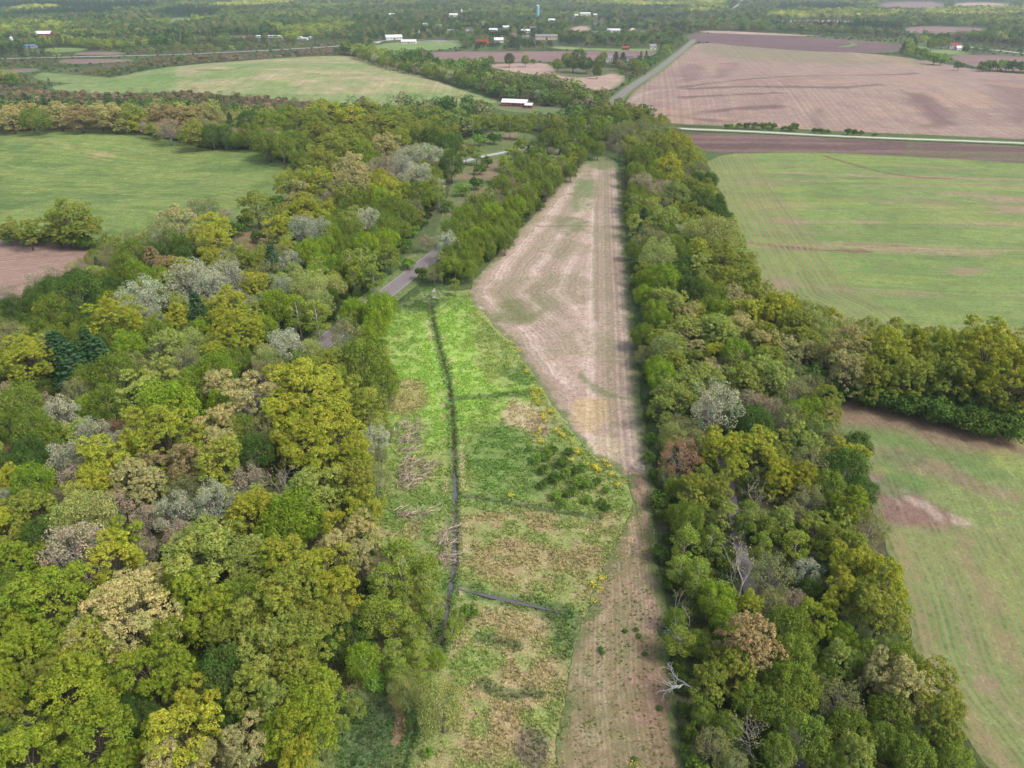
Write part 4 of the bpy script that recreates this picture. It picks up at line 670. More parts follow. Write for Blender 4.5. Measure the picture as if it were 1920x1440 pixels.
def tree_row(pts, gap, rows, codes, wm, seed):
    r = random.Random(seed); c = resample(smooth(gpts(pts), 2), gap)
    d = np.gradient(c, axis=0); d /= np.linalg.norm(d, axis=1)[:, None]
    for i, p in enumerate(c):
        for k in range(rows):
            q = p + np.array((-d[i, 1], d[i, 0])) * (k * gap * .8 + r.uniform(-2, 2)) + d[i] * r.uniform(-.3, .3) * gap; z = float(hgt(q[0], q[1])); W = wm * r.uniform(.75, 1.25); code = r.choice(codes); kind = CODE[code][0]
            H = W * (.55 if kind == 'shrub' else 1.15 if kind in ('oak', 'willow') else CODE[code][3]); sx, sy = survey(q[0], q[1], z + H * .6); TREES.append((q[0], q[1], z, W, H, code, float(sx), float(sy)))
tree_row([(662, 108), (720, 128), (770, 140), (860, 162), (950, 184), (1040, 198), (1110, 205)], 8.5, 2, 'GGFGMGDAWGP', 8.5, 5)
for e in "500 1000 120 K,600 1050 130 k,700 1180 140 K,550 1150 120 k,760 1190 120 K,620 1120 110 K,480 1100 110 k,760 1290 100 K,650 1250 120 k,560 1260 110 K,820 1180 100 k,430 1030 110 K,600 1310 100 K,540 970 100 k,880 1230 90 K,690 1100 110 k,470 1200 100 k,850 1310 100 k,730 1080 90 K,390 960 70 K,880 1340 90 k,640 980 90 k".split(','):
    a, b_, wd, code = e.split(); place(880 + float(a) / 3.4286, 560 + float(b_) / 3.4286, float(wd) / 3.4286 * .72, code)

# trees between the surveyed ones take after their neighbours
WOOD_L = gpts([(-300, 600), (60, 572), (170, 525), (200, 475), (260, 475), (430, 480), (540, 420), (570, 330), (480, 288), (350, 278), (200, 249), (0, 254), (-300, 258), (-300, 195), (500, 205), (760, 215), (1000, 225), (1010, 250), (930, 243), (860, 260), (835, 300), (835, 350), (795, 430), (735, 480), (680, 565), (590, 640), (630, 710), (670, 800), (650, 1000), (720, 1080), (730, 1200), (640, 1280), (600, 1340), (560, 1440), (480, 1640), (-300, 1640)])
WOOD_R = gpts([(1172, 250), (1240, 240), (1305, 305), (1340, 395), (1385, 485), (1425, 580), (1560, 630), (1920, 675), (2100, 710), (2100, 860), (1920, 795), (1700, 745), (1500, 712), (1575, 860), (1605, 990), (1650, 1110), (1690, 1270), (1800, 1440), (1880, 1640), (1345, 1640), (1300, 1440), (1275, 1300), (1256, 1100), (1236, 960), (1236, 880), (1224, 780), (1202, 560), (1180, 400)])
WOOD_M = gpts([(1000, 400), (1090, 300), (1130, 250), (1090, 240), (1000, 325), (900, 415), (828, 500), (838, 535), (880, 530)])
def infill(wood, seed, ymin, ymax, gap, lim):
    r = random.Random(seed); lo, hi = wood.min(0), wood.max(0); X = [t[0] for t in TREES]; Y = [t[1] for t in TREES]; Wd = [t[3] for t in TREES]; got = 0
    big = [i for i, t in enumerate(TREES) if CODE[t[5]][0] not in ('shrub', 'bare', 'pine')]
    c = np.array([(r.uniform(lo[0], hi[0]), r.uniform(max(ymin, lo[1]), min(ymax, hi[1]))) for _ in range(60000)]); c = c[in_poly(c[:, 0], c[:, 1], wood)]; c = c[(np.abs(c[:, 0]) < .80 * c[:, 1] + 30)]; c = c[dist_line(c[:, 0], c[:, 1], ROADS[0][0]) > 9.5]; c = c[~in_poly(c[:, 0], c[:, 1], gpts([(415, 425), (525, 418), (535, 500), (425, 505)]))]
    AX, AY, AW = np.array(X), np.array(Y), np.array(Wd); bx, by = AX[big], AY[big]
    for x, y in c:
        if got >= lim: break
        if (np.hypot(AX - x, AY - y) - AW * .36).min() < gap: continue
        code = TREES[big[int(np.argmin(np.hypot(bx - x, by - y)))]][5]
        if r.random() < .3: code = r.choice('OOLLMYG')
        if code in 'RW' and r.random() < .6: code = r.choice('OLG')
        kind = CODE[code][0]; W = r.uniform(6.5, 9.5) * (.7 if kind == 'aspen' else 1); H = r.uniform(8.5, 11.5); z = float(hgt(x, y)); sx, sy = survey(x, y, z + H * .6); TREES.append((x, y, z, W, H, code, float(sx), float(sy))); AX = np.append(AX, x); AY = np.append(AY, y); AW = np.append(AW, W); got += 1
    return got
N_SURVEYED = len(TREES)
infill(WOOD_L, 51, 60, 560, 2.3, 900); infill(WOOD_R, 52, 60, 560, 2.2, 600); infill(WOOD_M, 53, 60, 560, 2.2, 80)
cnt = {}; one_by_one = []; REST = []
for i, t in sorted(enumerate(TREES), key=lambda q: (q[0] >= N_SURVEYED, -q[1][3] / q[1][1])):
    k = CODE[t[5]][0]; cnt[k] = cnt.get(k, 0) + 1; (one_by_one if cnt[k] <= 290 else REST).append(t)
ALL_TREES = TREES; TREES = one_by_one

# ------------------------------------------------------------------ the trees themselves
LANDMARKS = [("the brush piles", 775, 880), ("the ditch junction", 846, 1100), ("the round silver-green willow", 826, 1310), ("the photo's bottom left corner", 0, 1440), ("the big cream oak", 240, 1140), ("the photo's left edge", 0, 900), ("the two bronze oaks", 330, 870), ("the silver poplar stand", 350, 550), ("the pale tilled field", 150, 500), ("the lone pasture oak", 132, 412), ("the bare soil patch", 470, 450), ("the visible stretch of county road", 750, 530), ("the silver poplars by the clearing", 775, 305), ("the head of the stubble strip", 1130, 300), ("the red barn", 970, 193), ("the pale willow dome", 1340, 432), ("the big silver tree in the belt", 1342, 760), ("the rust-brown tree", 1276, 855), ("the yellow oak row", 1780, 660), ("the purple soil patch", 1715, 945), ("the big oak at the crop edge", 1620, 1080), ("the leaning white birch", 1255, 1275), ("the photo's bottom edge", 1430, 1440), ("the photo's bottom right corner", 1850, 1440), ("the waist of the field track", 1195, 930), ("the far side of the pasture", 330, 255), ("the meadow ditch's upper end", 808, 560), ("the yellow flowers", 1040, 820), ("the tussock grass patch", 960, 1250), ("the gravel road", 1500, 255), ("the farmhouse", 1787, 88), ("the village", 940, 75), ("the middle of the wood", 150, 700), ("the wood by the road", 560, 620), ("the oaks above the brush piles", 620, 780), ("the aspens by the ditch", 740, 1150), ("the left wood's lower half", 450, 1200), ("the belt beside the crop", 1330, 600), ("the strip's left tree row", 930, 380), ("the hay field hedge middle", 880, 165), ("the hay field hedge's upper end", 690, 115), ("the hay field hedge's lower end", 1060, 198), ("the white hedge poplars", 790, 142)]
_o = 'first second third fourth fifth sixth seventh eighth ninth tenth eleventh twelfth thirteenth fourteenth fifteenth sixteenth seventeenth eighteenth nineteenth twentieth'.split()
_o += ['twenty-' + w for w in _o[:9]] + ['thirtieth'] + ['thirty-' + w for w in _o[:9]] + ['fortieth'] + ['forty-' + w for w in _o[:9]] + ['fiftieth'] + ['fifty-' + w for w in _o[:9]]
ORD = ['nearest'] + [w + ' nearest' for w in _o[1:]]
def tree_labels(T):
    buckets = {}
    for i, t in enumerate(T):
        px, py = t[6], t[7]; best = min(LANDMARKS, key=lambda l: math.hypot(l[1] - px, (l[2] - py) * 1.3)); dx, dy = px - best[1], py - best[2]; dist = math.hypot(dx, dy)
        side = 'at' if dist < 14 else ('right of' if dx > 0 else 'left of') if abs(dx) > abs(dy) else ('below' if dy > 0 else 'above')
        buckets.setdefault((t[5], side, best[0]), []).append((dist, i))
    out = [None] * len(T)
    for (code, side, lm), l in buckets.items():
        kind, _, words_, _ = CODE[code]; l.sort()
        for k, (d, i) in enumerate(l):
            base = f"{words_} {NAMES[kind][2]} {side} {lm}"
            out[i] = base if len(l) == 1 else f"{base}, {ORD[k]} to it"
    return out
def jitter(c, r, a=.05):
    h = r.uniform(-a, a); k = 1 + r.uniform(-.14, .14); return (max(0, c[0] * k * (1 + h)), max(0, c[1] * k), max(0, c[2] * k * (1 - h)), 1)
labels = tree_labels(TREES); tr = random.Random(21)
GROUPS = {'oak': 'oaks of the woods and tree belts', 'maple': 'leafy green trees of the woods', 'aspen': 'aspens with pale stems', 'budding': 'trees just coming into leaf', 'willow': 'soft pale willows', 'pine': 'pines among the broadleaf trees', 'bare': 'leafless trees', 'shrub': 'shrubs along edges and in the meadow'}
for t, lab in zip(TREES, labels):
    x, y, z, W, H, code, px, py = t; kind, col, wd, hw = CODE[code]; nm, cat, _ = NAMES[kind]
    pool = PROTO['big_oak' if kind == 'oak' and W > 13 else kind]; cm, tm = pool[tr.randrange(len(pool))]; sw, shh = SIZE[kind]
    e = add(nm, None, label=lab, cat=cat, group=GROUPS[kind], loc=(x, y, z)); e.empty_display_size = .5
    e.rotation_euler = (0, 0, tr.uniform(0, 6.28)); k = W / sw; e.scale = (k * tr.uniform(.93, 1.07), k * tr.uniform(.93, 1.07), H / shh)
    add('stem' if kind == 'shrub' else 'trunk', tm, e); c = add('crown', cm, e); c.color = jitter(col, tr)

# ------------------------------------------------------------------ what nobody could count: far woods, undergrowth, grass
PROTO_COL = {}
def proto_collection(key, meshes):
    c = bpy.data.collections.new(key)
    for i, m in enumerate(meshes): c.objects.link(bpy.data.objects.new('%s_%02d' % (key, i), m))
    PROTO_COL[key] = c; return c
def scatter(name, key, P, scl, rot, idx, col, label, cat):
    n = len(P); me = bpy.data.meshes.new(name); me.vertices.add(n); me.vertices.foreach_set('co', np.asarray(P, np.float32).ravel())
    a = me.attributes.new('scl', 'FLOAT_VECTOR', 'POINT'); a.data.foreach_set('vector', np.asarray(scl, np.float32).ravel())
    a = me.attributes.new('rot', 'FLOAT_VECTOR', 'POINT'); a.data.foreach_set('vector', np.asarray(rot, np.float32).ravel())
    a = me.attributes.new('idx', 'INT', 'POINT'); a.data.foreach_set('value', np.asarray(idx, np.int32))
    a = me.attributes.new('col', 'FLOAT_COLOR', 'POINT'); q = np.ones((n, 4), np.float32); q[:, :3] = col; a.data.foreach_set('color', q.ravel())
    me.update(); o = add(name, me, kind='stuff', label=label, cat=cat)
    ng = bpy.data.node_groups.new(name, 'GeometryNodeTree'); ng.interface.new_socket('Geometry', in_out='INPUT', socket_type='NodeSocketGeometry'); ng.interface.new_socket('Geometry', in_out='OUTPUT', socket_type='NodeSocketGeometry')
    i_ = ng.nodes.new('NodeGroupInput'); o_ = ng.nodes.new('NodeGroupOutput'); ip = ng.nodes.new('GeometryNodeInstanceOnPoints'); ci = ng.nodes.new('GeometryNodeCollectionInfo')
    ci.inputs['Collection'].default_value = PROTO_COL[key]; ci.inputs['Separate Children'].default_value = True; ci.inputs['Reset Children'].default_value = True
    def na(nm, ty): k = ng.nodes.new('GeometryNodeInputNamedAttribute'); k.data_type = ty; k.inputs['Name'].default_value = nm; return k.outputs['Attribute']
    ip.inputs['Pick Instance'].default_value = True; L = ng.links.new
    L(i_.outputs[0], ip.inputs['Points']); L(ci.outputs[0], ip.inputs['Instance']); L(na('idx', 'INT'), ip.inputs['Instance Index']); L(na('rot', 'FLOAT_VECTOR'), ip.inputs['Rotation']); L(na('scl', 'FLOAT_VECTOR'), ip.inputs['Scale']); L(ip.outputs[0], o_.inputs[0])
    md = o.modifiers.new('scatter', 'NODES'); md.node_group = ng; return o
FAR = [make_oak(20, True, LEAF_PT)[0], make_oak(21, True, LEAF_PT)[0], make_oak(22, True, LEAF_PT)[0], make_maple(20, True, LEAF_PT)[0], make_maple(21, True, LEAF_PT)[0], make_budding(20, True, LEAF_PT)[0], make_budding(21, True, LEAF_PT)[0], make_aspen(20, True, LEAF_PT)[0], make_pine(20, True, LEAF_PT)[0], make_shrub(20, True, LEAF_PT)[0], make_shrub(21, True, LEAF_PT)[0]]
FARSIZE = [SIZE['oak']] * 3 + [SIZE['maple']] * 2 + [SIZE['budding']] * 2 + [SIZE['aspen'], SIZE['pine'], SIZE['shrub'], SIZE['shrub']]
proto_collection('far_tree', FAR)
# village plots kept free of trees (survey coordinates, metres)
PLOTS = [(970, 199, 26), (85, 70, 22), (58, 90, 14), (485, 71, 14), (517, 71, 18), (572, 75, 16), (618, 62, 12), (767, 82, 20), (738, 75, 20), (905, 83, 16), (935, 80, 14), (1024, 74, 26), (985, 73, 12), (1173, 94, 14), (1223, 92, 12), (1142, 116, 8), (1180, 116, 8), (798, 52, 10), (823, 54, 12), (925, 60, 14), (948, 55, 12), (910, 47, 11), (985, 62, 13), (1000, 57, 11), (1034, 42, 14), (1120, 47, 15), (1097, 30, 26), (1080, 32, 14), (1116, 31, 14), (735, 31, 15), (850, 33, 22), (1150, 61, 18), (1787, 91, 16), (880, 58, 12), (845, 62, 12), (962, 70, 12), (780, 62, 12), (866, 30, 14), (1008, 33, 12), (1185, 60, 14), (24, 82, 10)]
PLOT_XY = [(gnd(a, b), r) for a, b, r in PLOTS]
TX = np.array([t[0] for t in ALL_TREES]); TY = np.array([t[1] for t in ALL_TREES]); TW = np.array([t[3] for t in ALL_TREES])
def grid_pts(y0, y1, s, seed, half=.80):
    rs = np.random.RandomState(seed); ys = np.arange(y0, y1, s * .9); out = []
    for j, y in enumerate(ys):
        hw = half * y + 60; xs = np.arange(-hw, hw, s) + (j % 2) * s * .5; out.append(np.stack([xs, np.full(len(xs), y)], 1))
    p = np.concatenate(out); return p + rs.uniform(-.42, .42, p.shape) * s
def clear_of(p, field_m=2.0, road_m=3.0, tree_k=.5):
    ok = np.ones(len(p), bool)
    for f in FIELDS:
        lo = f.min(0) - 10; hi = f.max(0) + 10; k = np.where((p[:, 0] > lo[0]) & (p[:, 0] < hi[0]) & (p[:, 1] > lo[1]) & (p[:, 1] < hi[1]) & ok)[0]
        if len(k): ok[k] &= ~(in_poly(p[k, 0], p[k, 1], f) | (dist_line(p[k, 0], p[k, 1], f, True) < field_m))
    for c, wd in ROADS:
        k = np.where(ok)[0]; cc = c[::3] if len(c) > 60 else c; ok[k] &= dist_line(p[k, 0], p[k, 1], cc) > wd * .5 + road_m
    for c, r_ in PLOT_XY:                                    # a plot and its front garden
        ok &= ~((np.abs(p[:, 0] - c[0] * p[:, 1] / c[1]) < r_ * .8) & (p[:, 1] > c[1] - r_ * (2.2 if c[1] < 640 else 5.5)) & (p[:, 1] < c[1] + r_))
    if tree_k > 0:
        k = np.where(ok & (p[:, 1] < 1300))[0]
        for s in range(0, len(k), 2000):
            q = k[s:s + 2000]; d = np.hypot(p[q, 0][:, None] - TX, p[q, 1][:, None] - TY) / (TW * tree_k + 1.2); ok[q] &= d.min(1) > 1
    return p[ok]
fc = lambda *c: np.array(lc(*c))
PAL = {'mix': [fc(140, 152, 78), fc(104, 132, 66), fc(84, 112, 60), fc(124, 130, 86), fc(72, 98, 56), fc(130, 126, 98), fc(98, 122, 72)], 'yellow': [fc(188, 190, 100), fc(170, 176, 92), fc(142, 154, 80), fc(112, 132, 70)], 'conifer': [fc(52, 78, 58), fc(60, 86, 58), fc(70, 92, 60)], 'brown': [fc(134, 118, 96), fc(120, 112, 84), fc(146, 122, 108), fc(108, 112, 70)], 'scrub': [fc(118, 120, 78), fc(104, 118, 66), fc(128, 122, 92), fc(92, 110, 62)], 'town': [fc(92, 116, 58), fc(112, 132, 62), fc(72, 98, 54), fc(128, 128, 72), fc(64, 86, 54)]}  # 'yellow' carries sunshine in the leaf colour itself
ZONES = [('conifer', [(-400, 6), (300, 8), (285, 19), (-400, 22)]), ('conifer', [(-20, 36), (60, 24), (210, 19), (216, 28), (70, 35)]), ('conifer', [(1450, 24), (1460, 13), (1590, 13), (1588, 23)]), ('conifer', [(1440, 52), (1470, 44), (1600, 44), (1690, 56), (1690, 66), (1600, 60)]), ('conifer', [(108, 141), (120, 124), (200, 122), (196, 141)]), ('conifer', [(206, 142), (206, 122), (228, 122), (228, 142)]), ('conifer', [(280, 30), (330, 18), (420, 22), (400, 36), (330, 34)]), ('conifer', [(0, 130), (0, 100), (60, 96), (100, 110), (100, 130)]), ('conifer', [(690, 52), (700, 40), (790, 38), (800, 50)]),
         ('yellow', [(1435, 36), (1440, 26), (1500, 20), (1700, 26), (1700, 34), (1600, 37), (1480, 37)]), ('yellow', [(-30, 62), (0, 44), (60, 42), (130, 52), (120, 64)]), ('yellow', [(380, 18), (450, 5), (550, 2), (550, 10), (480, 16)]), ('yellow', [(1050, 12), (1200, 4), (1360, 6), (1360, 14), (1200, 16)]), ('yellow', [(1280, 20), (1300, 10), (1370, 14), (1360, 26), (1300, 30)]), ('yellow', [(1640, 28), (1800, 18), (1990, 16), (1990, 30), (1760, 34)]), ('yellow', [(0, 26), (60, 14), (120, 18), (60, 26)]),  # sunlit stretches of far wood, painted through brighter leaf colours
         ('scrub', [(-100, 136), (-100, 112), (110, 112), (330, 105), (640, 91), (640, 104), (480, 112), (330, 124), (200, 150), (60, 162)]), ('scrub', [(-100, 107), (110, 107), (400, 98), (640, 85), (690, 78), (620, 72), (540, 80), (400, 86), (250, 92), (100, 97)]), ('scrub', [(1480, 74), (1700, 84), (1690, 72), (1560, 66), (1450, 60)]), ('scrub', [(1700, 78), (1990, 108), (1990, 96), (1780, 78)]),
         ('brown', [(-100, 205), (0, 165), (180, 178), (330, 174), (470, 184), (620, 198), (760, 207), (760, 226), (500, 228), (300, 208)]), ('brown', [(520, 112), (520, 92), (640, 84), (640, 100)]), ('brown', [(240, 130), (300, 108), (480, 102), (520, 110), (330, 122)]), ('town', [(640, 100), (690, 40), (1280, 30), (1290, 75), (1240, 100), (800, 98)])]
ZONES = [(k, gpts(p)) for k, p in ZONES]
P = np.concatenate([grid_pts(500, 900, 8.6, 1), grid_pts(900, 1800, 11.0, 2), grid_pts(1800, 2800, 15, 3), grid_pts(2800, 4700, 21, 4)])
P = P[~in_poly(P[:, 0], P[:, 1], gpts([(1235, 226), (1500, 215), (2600, 235), (2600, 360), (1250, 300)]))]; P = clear_of(P, 3.0, 3.0, .38); P = P[~(in_poly(P[:, 0], P[:, 1], gpts(CLEARING)))]
sx, sy = survey(P[:, 0], P[:, 1], hgt(P[:, 0], P[:, 1])); hp = 9.0 * FPX / np.hypot(P[:, 1], CAM_H); near_edge = np.zeros(len(P), bool)   # hedges, not trees, along the near side of the far fields and roads
for pl in OPEN:
    for f_ in (.25, .5, .75, 1.0): near_edge |= in_poly(sx, sy - hp * f_, pl)
for ln in ([(110, 108), (300, 104), (420, 99), (520, 94), (640, 87)], [(1690, 72), (1720, 76), (1800, 87), (1990, 110)], [(1085, 60), (1240, 58)], [(700, 80), (860, 78)]):
    ly = np.interp(sx, [a for a, b in ln], [b for a, b in ln]); near_edge |= (sx > ln[0][0]) & (sx < ln[-1][0]) & (sy > ly) & (sy < ly + hp * .8)
rs = np.random.RandomState(9); n = len(P); zone = np.full(n, 'mix   ', object); zone[:] = 'mix'
for k, g in ZONES: zone[in_poly(P[:, 0], P[:, 1], g)] = k
low = fbm(P[:, 0], P[:, 1], 160, 301); patch = fbm(P[:, 0], P[:, 1], 90, 303); idx = np.zeros(n, int); col = np.zeros((n, 3)); Wd = np.zeros(n); Ht = np.zeros(n); keep = np.ones(n, bool); dn = fbm(P[:, 0], P[:, 1], 140, 311, 3)
for i in range(n):
    zk = zone[i]; c = PAL[zk][int(min(.999, max(0, patch[i] * 2.4 - .7 + rs.normal() * .16)) * len(PAL[zk]))]
    if zk == 'conifer' or (zk == 'mix' and low[i] > .64 and rs.rand() < .55): idx[i] = 8; c = PAL['conifer'][rs.randint(3)]; Wd[i] = rs.uniform(6, 9); Ht[i] = rs.uniform(12, 18)
    elif zk == 'scrub': idx[i] = rs.choice([9, 10, 9, 10, 5]); Wd[i] = rs.uniform(2.5, 5.5); Ht[i] = Wd[i] * .75; keep[i] = rs.rand() < .8
    elif zk == 'brown': idx[i] = rs.choice([5, 6, 9, 10, 9, 10]); Wd[i] = rs.uniform(4, 7); Ht[i] = Wd[i] * (.7 if idx[i] > 8 else 1.0)
    elif zk == 'town': idx[i] = rs.choice([0, 1, 3, 4, 8, 3]); keep[i] = rs.rand() < .40; Wd[i] = rs.uniform(7, 12); Ht[i] = Wd[i] * rs.uniform(.9, 1.25); c = PAL['conifer'][0] if idx[i] == 8 else c
    elif P[i, 1] < 900 and dn[i] < .46: idx[i] = rs.choice([9, 10, 5]); Wd[i] = rs.uniform(2.5, 5); Ht[i] = Wd[i] * .75; keep[i] = rs.rand() < .75
    else: idx[i] = rs.choice([0, 1, 2, 0, 3, 4, 5, 6, 7]); Wd[i] = rs.uniform(8, 14.5); Ht[i] = Wd[i] * rs.uniform(.85, 1.15)
    if near_edge[i]: idx[i] = 9 + i % 2; Wd[i] = rs.uniform(2, 4.5); Ht[i] = Wd[i] * .6; keep[i] = rs.rand() < .55
    col[i] = c * rs.uniform(.6, 1.2)
far_k = np.clip(P[:, 1] / 2400, 1, 1.9); Wd *= far_k; Ht *= np.clip(far_k, 1, 1.3)
fs = np.array(FARSIZE)[idx]; S = np.stack([Wd / fs[:, 0], Wd / fs[:, 0], Ht / fs[:, 1]], 1); Z = hgt(P[:, 0], P[:, 1]); Rt = np.stack([np.zeros(n), np.zeros(n), rs.uniform(0, 6.28, n)], 1)
k = keep; scatter('far_woodland', 'far_tree', np.column_stack([P, Z])[k], S[k], Rt[k], idx[k], col[k], 'mixed far woods and scrub stretching from the hay field to the hazy horizon', 'woodland')
# the rest of the wood's trees past the individually kept ones
ik = {'oak': (0, 1, 2), 'maple': (3, 4), 'budding': (5, 6), 'aspen': (7, 8), 'willow': (9,)}
proto_collection('wood_tree', [make_oak(50, False, LEAF_PT)[0], make_oak(51, False, LEAF_PT)[0], make_oak(52, False, LEAF_PT)[0], make_maple(50, False, LEAF_PT)[0], make_maple(51, False, LEAF_PT)[0], make_budding(50, False, LEAF_PT)[0], make_budding(51, False, LEAF_PT)[0], make_aspen(50, False, LEAF_PT)[0], make_aspen(51, False, LEAF_PT)[0], make_willow(50, False, LEAF_PT)[0]])
r_ = random.Random(77); rows_ = [t for t in REST if CODE[t[5]][0] in ik]; pk = [r_.choice(ik[CODE[t[5]][0]]) for t in rows_]
if rows_: scatter('woodland_infill', 'wood_tree', [t[:3] for t in rows_], [(t[3] / SIZE[CODE[t[5]][0]][0], t[3] / SIZE[CODE[t[5]][0]][0], t[4] / SIZE[CODE[t[5]][0]][1]) for t in rows_], [(0, 0, r_.uniform(0, 6.28)) for t in rows_], pk, [jitter(CODE[t[5]][1], r_)[:3] for t in rows_], 'lower trees filling the wood between the large crowns', 'woodland')
# undergrowth and small trees between the big crowns
proto_collection('under', [make_shrub(30, False, LEAF_PT)[0], make_shrub(31, False, LEAF_PT)[0], make_shrub(32, False, LEAF_PT)[0], make_maple(31, False, LEAF_PT)[0], make_budding(31, False, LEAF_PT)[0]])
US = np.array([SIZE['shrub']] * 3 + [SIZE['maple'], SIZE['budding']])
U = grid_pts(30, 520, 3.1, 11, .9); inw = in_poly(U[:, 0], U[:, 1], WOOD_L) | in_poly(U[:, 0], U[:, 1], WOOD_R) | in_poly(U[:, 0], U[:, 1], WOOD_M); inw &= ~in_poly(U[:, 0], U[:, 1], gpts([(415, 425), (525, 418), (530, 490), (425, 495)])); U = clear_of(U[inw], .5, 2.0, 0); tp = dist_line(U[:, 0], U[:, 1], gpts([(1225, 330), (1290, 640), (1340, 810), (1370, 930), (1402, 1100), (1455, 1280), (1492, 1420)])); U = U[tp > 2.6]
rs = np.random.RandomState(12); n = len(U); dt = np.full(n, 99.0)
for s in range(0, n, 2000): dt[s:s + 2000] = (np.hypot(U[s:s + 2000, 0][:, None] - TX, U[s:s + 2000, 1][:, None] - TY) - TW * .45).min(1)
idx = np.where((dt > 1.0) & (rs.rand(n) < .12), rs.randint(3, 5, n), rs.randint(0, 3, n)); Wd = np.where(idx > 2, rs.uniform(4.5, 7, n), rs.uniform(2.4, 4.4, n)); Ht = np.where(idx > 2, rs.uniform(6, 9.5, n), rs.uniform(1.6, 3.4, n)); keep = rs.rand(n) < np.where(dt < -1.0, .3, .85)
up = np.array([fc(68, 84, 40), fc(80, 96, 44), fc(60, 76, 38), fc(92, 94, 54), fc(86, 104, 46)]); col = up[rs.randint(0, 5, n)] * rs.uniform(.8, 1.2, (n, 1)); f = US[idx]
S = np.stack([Wd / f[:, 0], Wd / f[:, 0], Ht / f[:, 1]], 1); Z = hgt(U[:, 0], U[:, 1])
scatter('undergrowth', 'under', np.column_stack([U, Z])[keep], S[keep], np.stack([np.zeros(n), np.zeros(n), rs.uniform(0, 6.28, n)], 1)[keep], idx[keep], col[keep], 'dark green undergrowth and saplings filling the gaps below the wood crowns', 'undergrowth')
# grass tufts, weeds and stubble
def make_tuft(s, blades=12, h=.5, spread=.35):
    rs = np.random.RandomState(900 + s); V = []; A = []
    for _ in range(blades):
        t = rs.uniform(0, 6.28); d = np.array((math.cos(t), math.sin(t), 0)); b0 = d * rs.uniform(0, spread * .5); sd = np.array((-d[1], d[0], 0)) * rs.uniform(.03, .07); hh = h * rs.uniform(.6, 1.2); tip = b0 + d * spread * rs.uniform(.4, 1.4) + np.array((0, 0, hh))
        mid = b0 + d * spread * .3 + np.array((0, 0, hh * .65)); V += [b0 - sd, b0 + sd, mid + sd * .8, tip]; A += [rs.uniform(.3, .8)] * 4
    return mesh_from('tuft', np.array(V), np.arange(len(V)), 4, LEAF_PT, {'var': np.array(A)})
proto_collection('tuft', [make_tuft(0), make_tuft(1), make_tuft(2, 16, .34, .5), make_tuft(3, 10, .7, .25)])
def tufts(name, outline, step, painter, size, label, cat, seed, tint=1.25, dens=1.0, minedge=.0):
    g = gpts(outline); g[:, 1] = np.maximum(g[:, 1], 44); lo, hi = g.min(0), g.max(0); gx, gy = np.meshgrid(np.arange(lo[0], hi[0], step), np.arange(lo[1], hi[1], step)); rs = np.random.RandomState(seed)
    p = np.stack([gx.ravel(), gy.ravel()], 1) + rs.uniform(-.6, .6, (gx.size, 2)) * step; p = p[in_poly(p[:, 0], p[:, 1], g)]; p = p[~in_poly(p[:, 0], p[:, 1], gpts(STRIP))] if painter is p_meadow else p; p = p[rs.rand(len(p)) < dens * sstep(.30, .55, fbm(p[:, 0], p[:, 1], 2.2, seed))]
    z = hgt(p[:, 0], p[:, 1]); F = Field(p[:, 0], p[:, 1], z, 0); painter(F); n = len(p); z = z + .12 + (carve(p[:, 0], p[:, 1]) if painter is p_meadow else 0.1); k = rs.uniform(.6, 1.5, (n, 1)) * size
    scatter(name, 'tuft', np.column_stack([p, z]), np.repeat(k, 3, 1) * np.array((1.2, 1.2, 1)), np.stack([rs.normal(size=n) * .1, rs.normal(size=n) * .1, rs.uniform(0, 6.28, n)], 1), rs.randint(0, 4, n), F.col * tint * rs.uniform(.65, 1.4, (n, 1)), label, cat)
tufts('meadow_grass', MEADOW, .42, p_meadow, .55, 'tussocky grass of the ditch meadow, painted sunlit green above and tan below', 'grass', 31, 1.55)
tufts('stubble_weeds', LANE, .5, lambda F: F.base(gc(124, 136, 76), gc(190, 170, 128), gc(104, 124, 62)), .4, 'weeds and straw stubble on the lower field track', 'weeds', 33, 1.7, .4)

# ------------------------------------------------------------------ small things of the meadow
FLOWER_Y = plain_mat('yellow_petals', (.74, .60, .04), .7, .25, 8.0)
STEM_G = plain_mat('stem_green', (.10, .17, .045), .9, .3, 6.0)
def make_flower(s):
    rs = np.random.RandomState(1000 + s); c = rs.normal(size=(46, 3)) * np.array((.42, .42, .06)) + np.array((0, 0, .62)); V, f, a = cards(c, rs.normal(size=(46, 3)) * .5 + np.array((0, 0, 1)), .17, rs)
    bl = mesh_from('blossom', V, f, 4, FLOWER_Y); c = rs.normal(size=(70, 3)) * np.array((.5, .5, .14)) + np.array((0, 0, .32)); V, f, a = cards(c, rs.normal(size=(70, 3)) + np.array((0, 0, .6)), .24, rs, (.3, .6)); return bl, mesh_from('leaves', V, f, 4, STEM_G)
FL = [make_flower(i) for i in range(4)]; fr = random.Random(3); fl_pts = []
for e in "275 300,310 355,300 330,415 590,430 600,452 618,440 650,410 622,465 605,455 690,440 670,520 735,535 745,480 770,475 755,490 800,445 860,462 918,430 890,450 930,560 850,590 880,605 890,650 918,660 935,690 990,712 1000,660 1052,760 1070,800 1088,830 1112,815 1098,872 1060,900 1084,930 1140,950 1210,50 100,270 1282,380 482,365 470".split(','):
    a, b_ = map(float, e.split()); fl_pts.append((880 + a / 3.4286, 560 + b_ / 3.4286))
for e in "590 265,600 272,640 240,648 228,662 222,600 375,640 300,620 315,850 1430".split(','):
    a, b_ = map(float, e.split()); fl_pts.append((940 + a / 3.4286, 1020 + b_ / 3.4286))
fl_n = {}; fl_pts.sort(key=lambda q: q[1])
def fl_ord(wh):
    fl_n[wh] = fl_n.get(wh, 0) + 1; return _o[fl_n[wh] - 1]
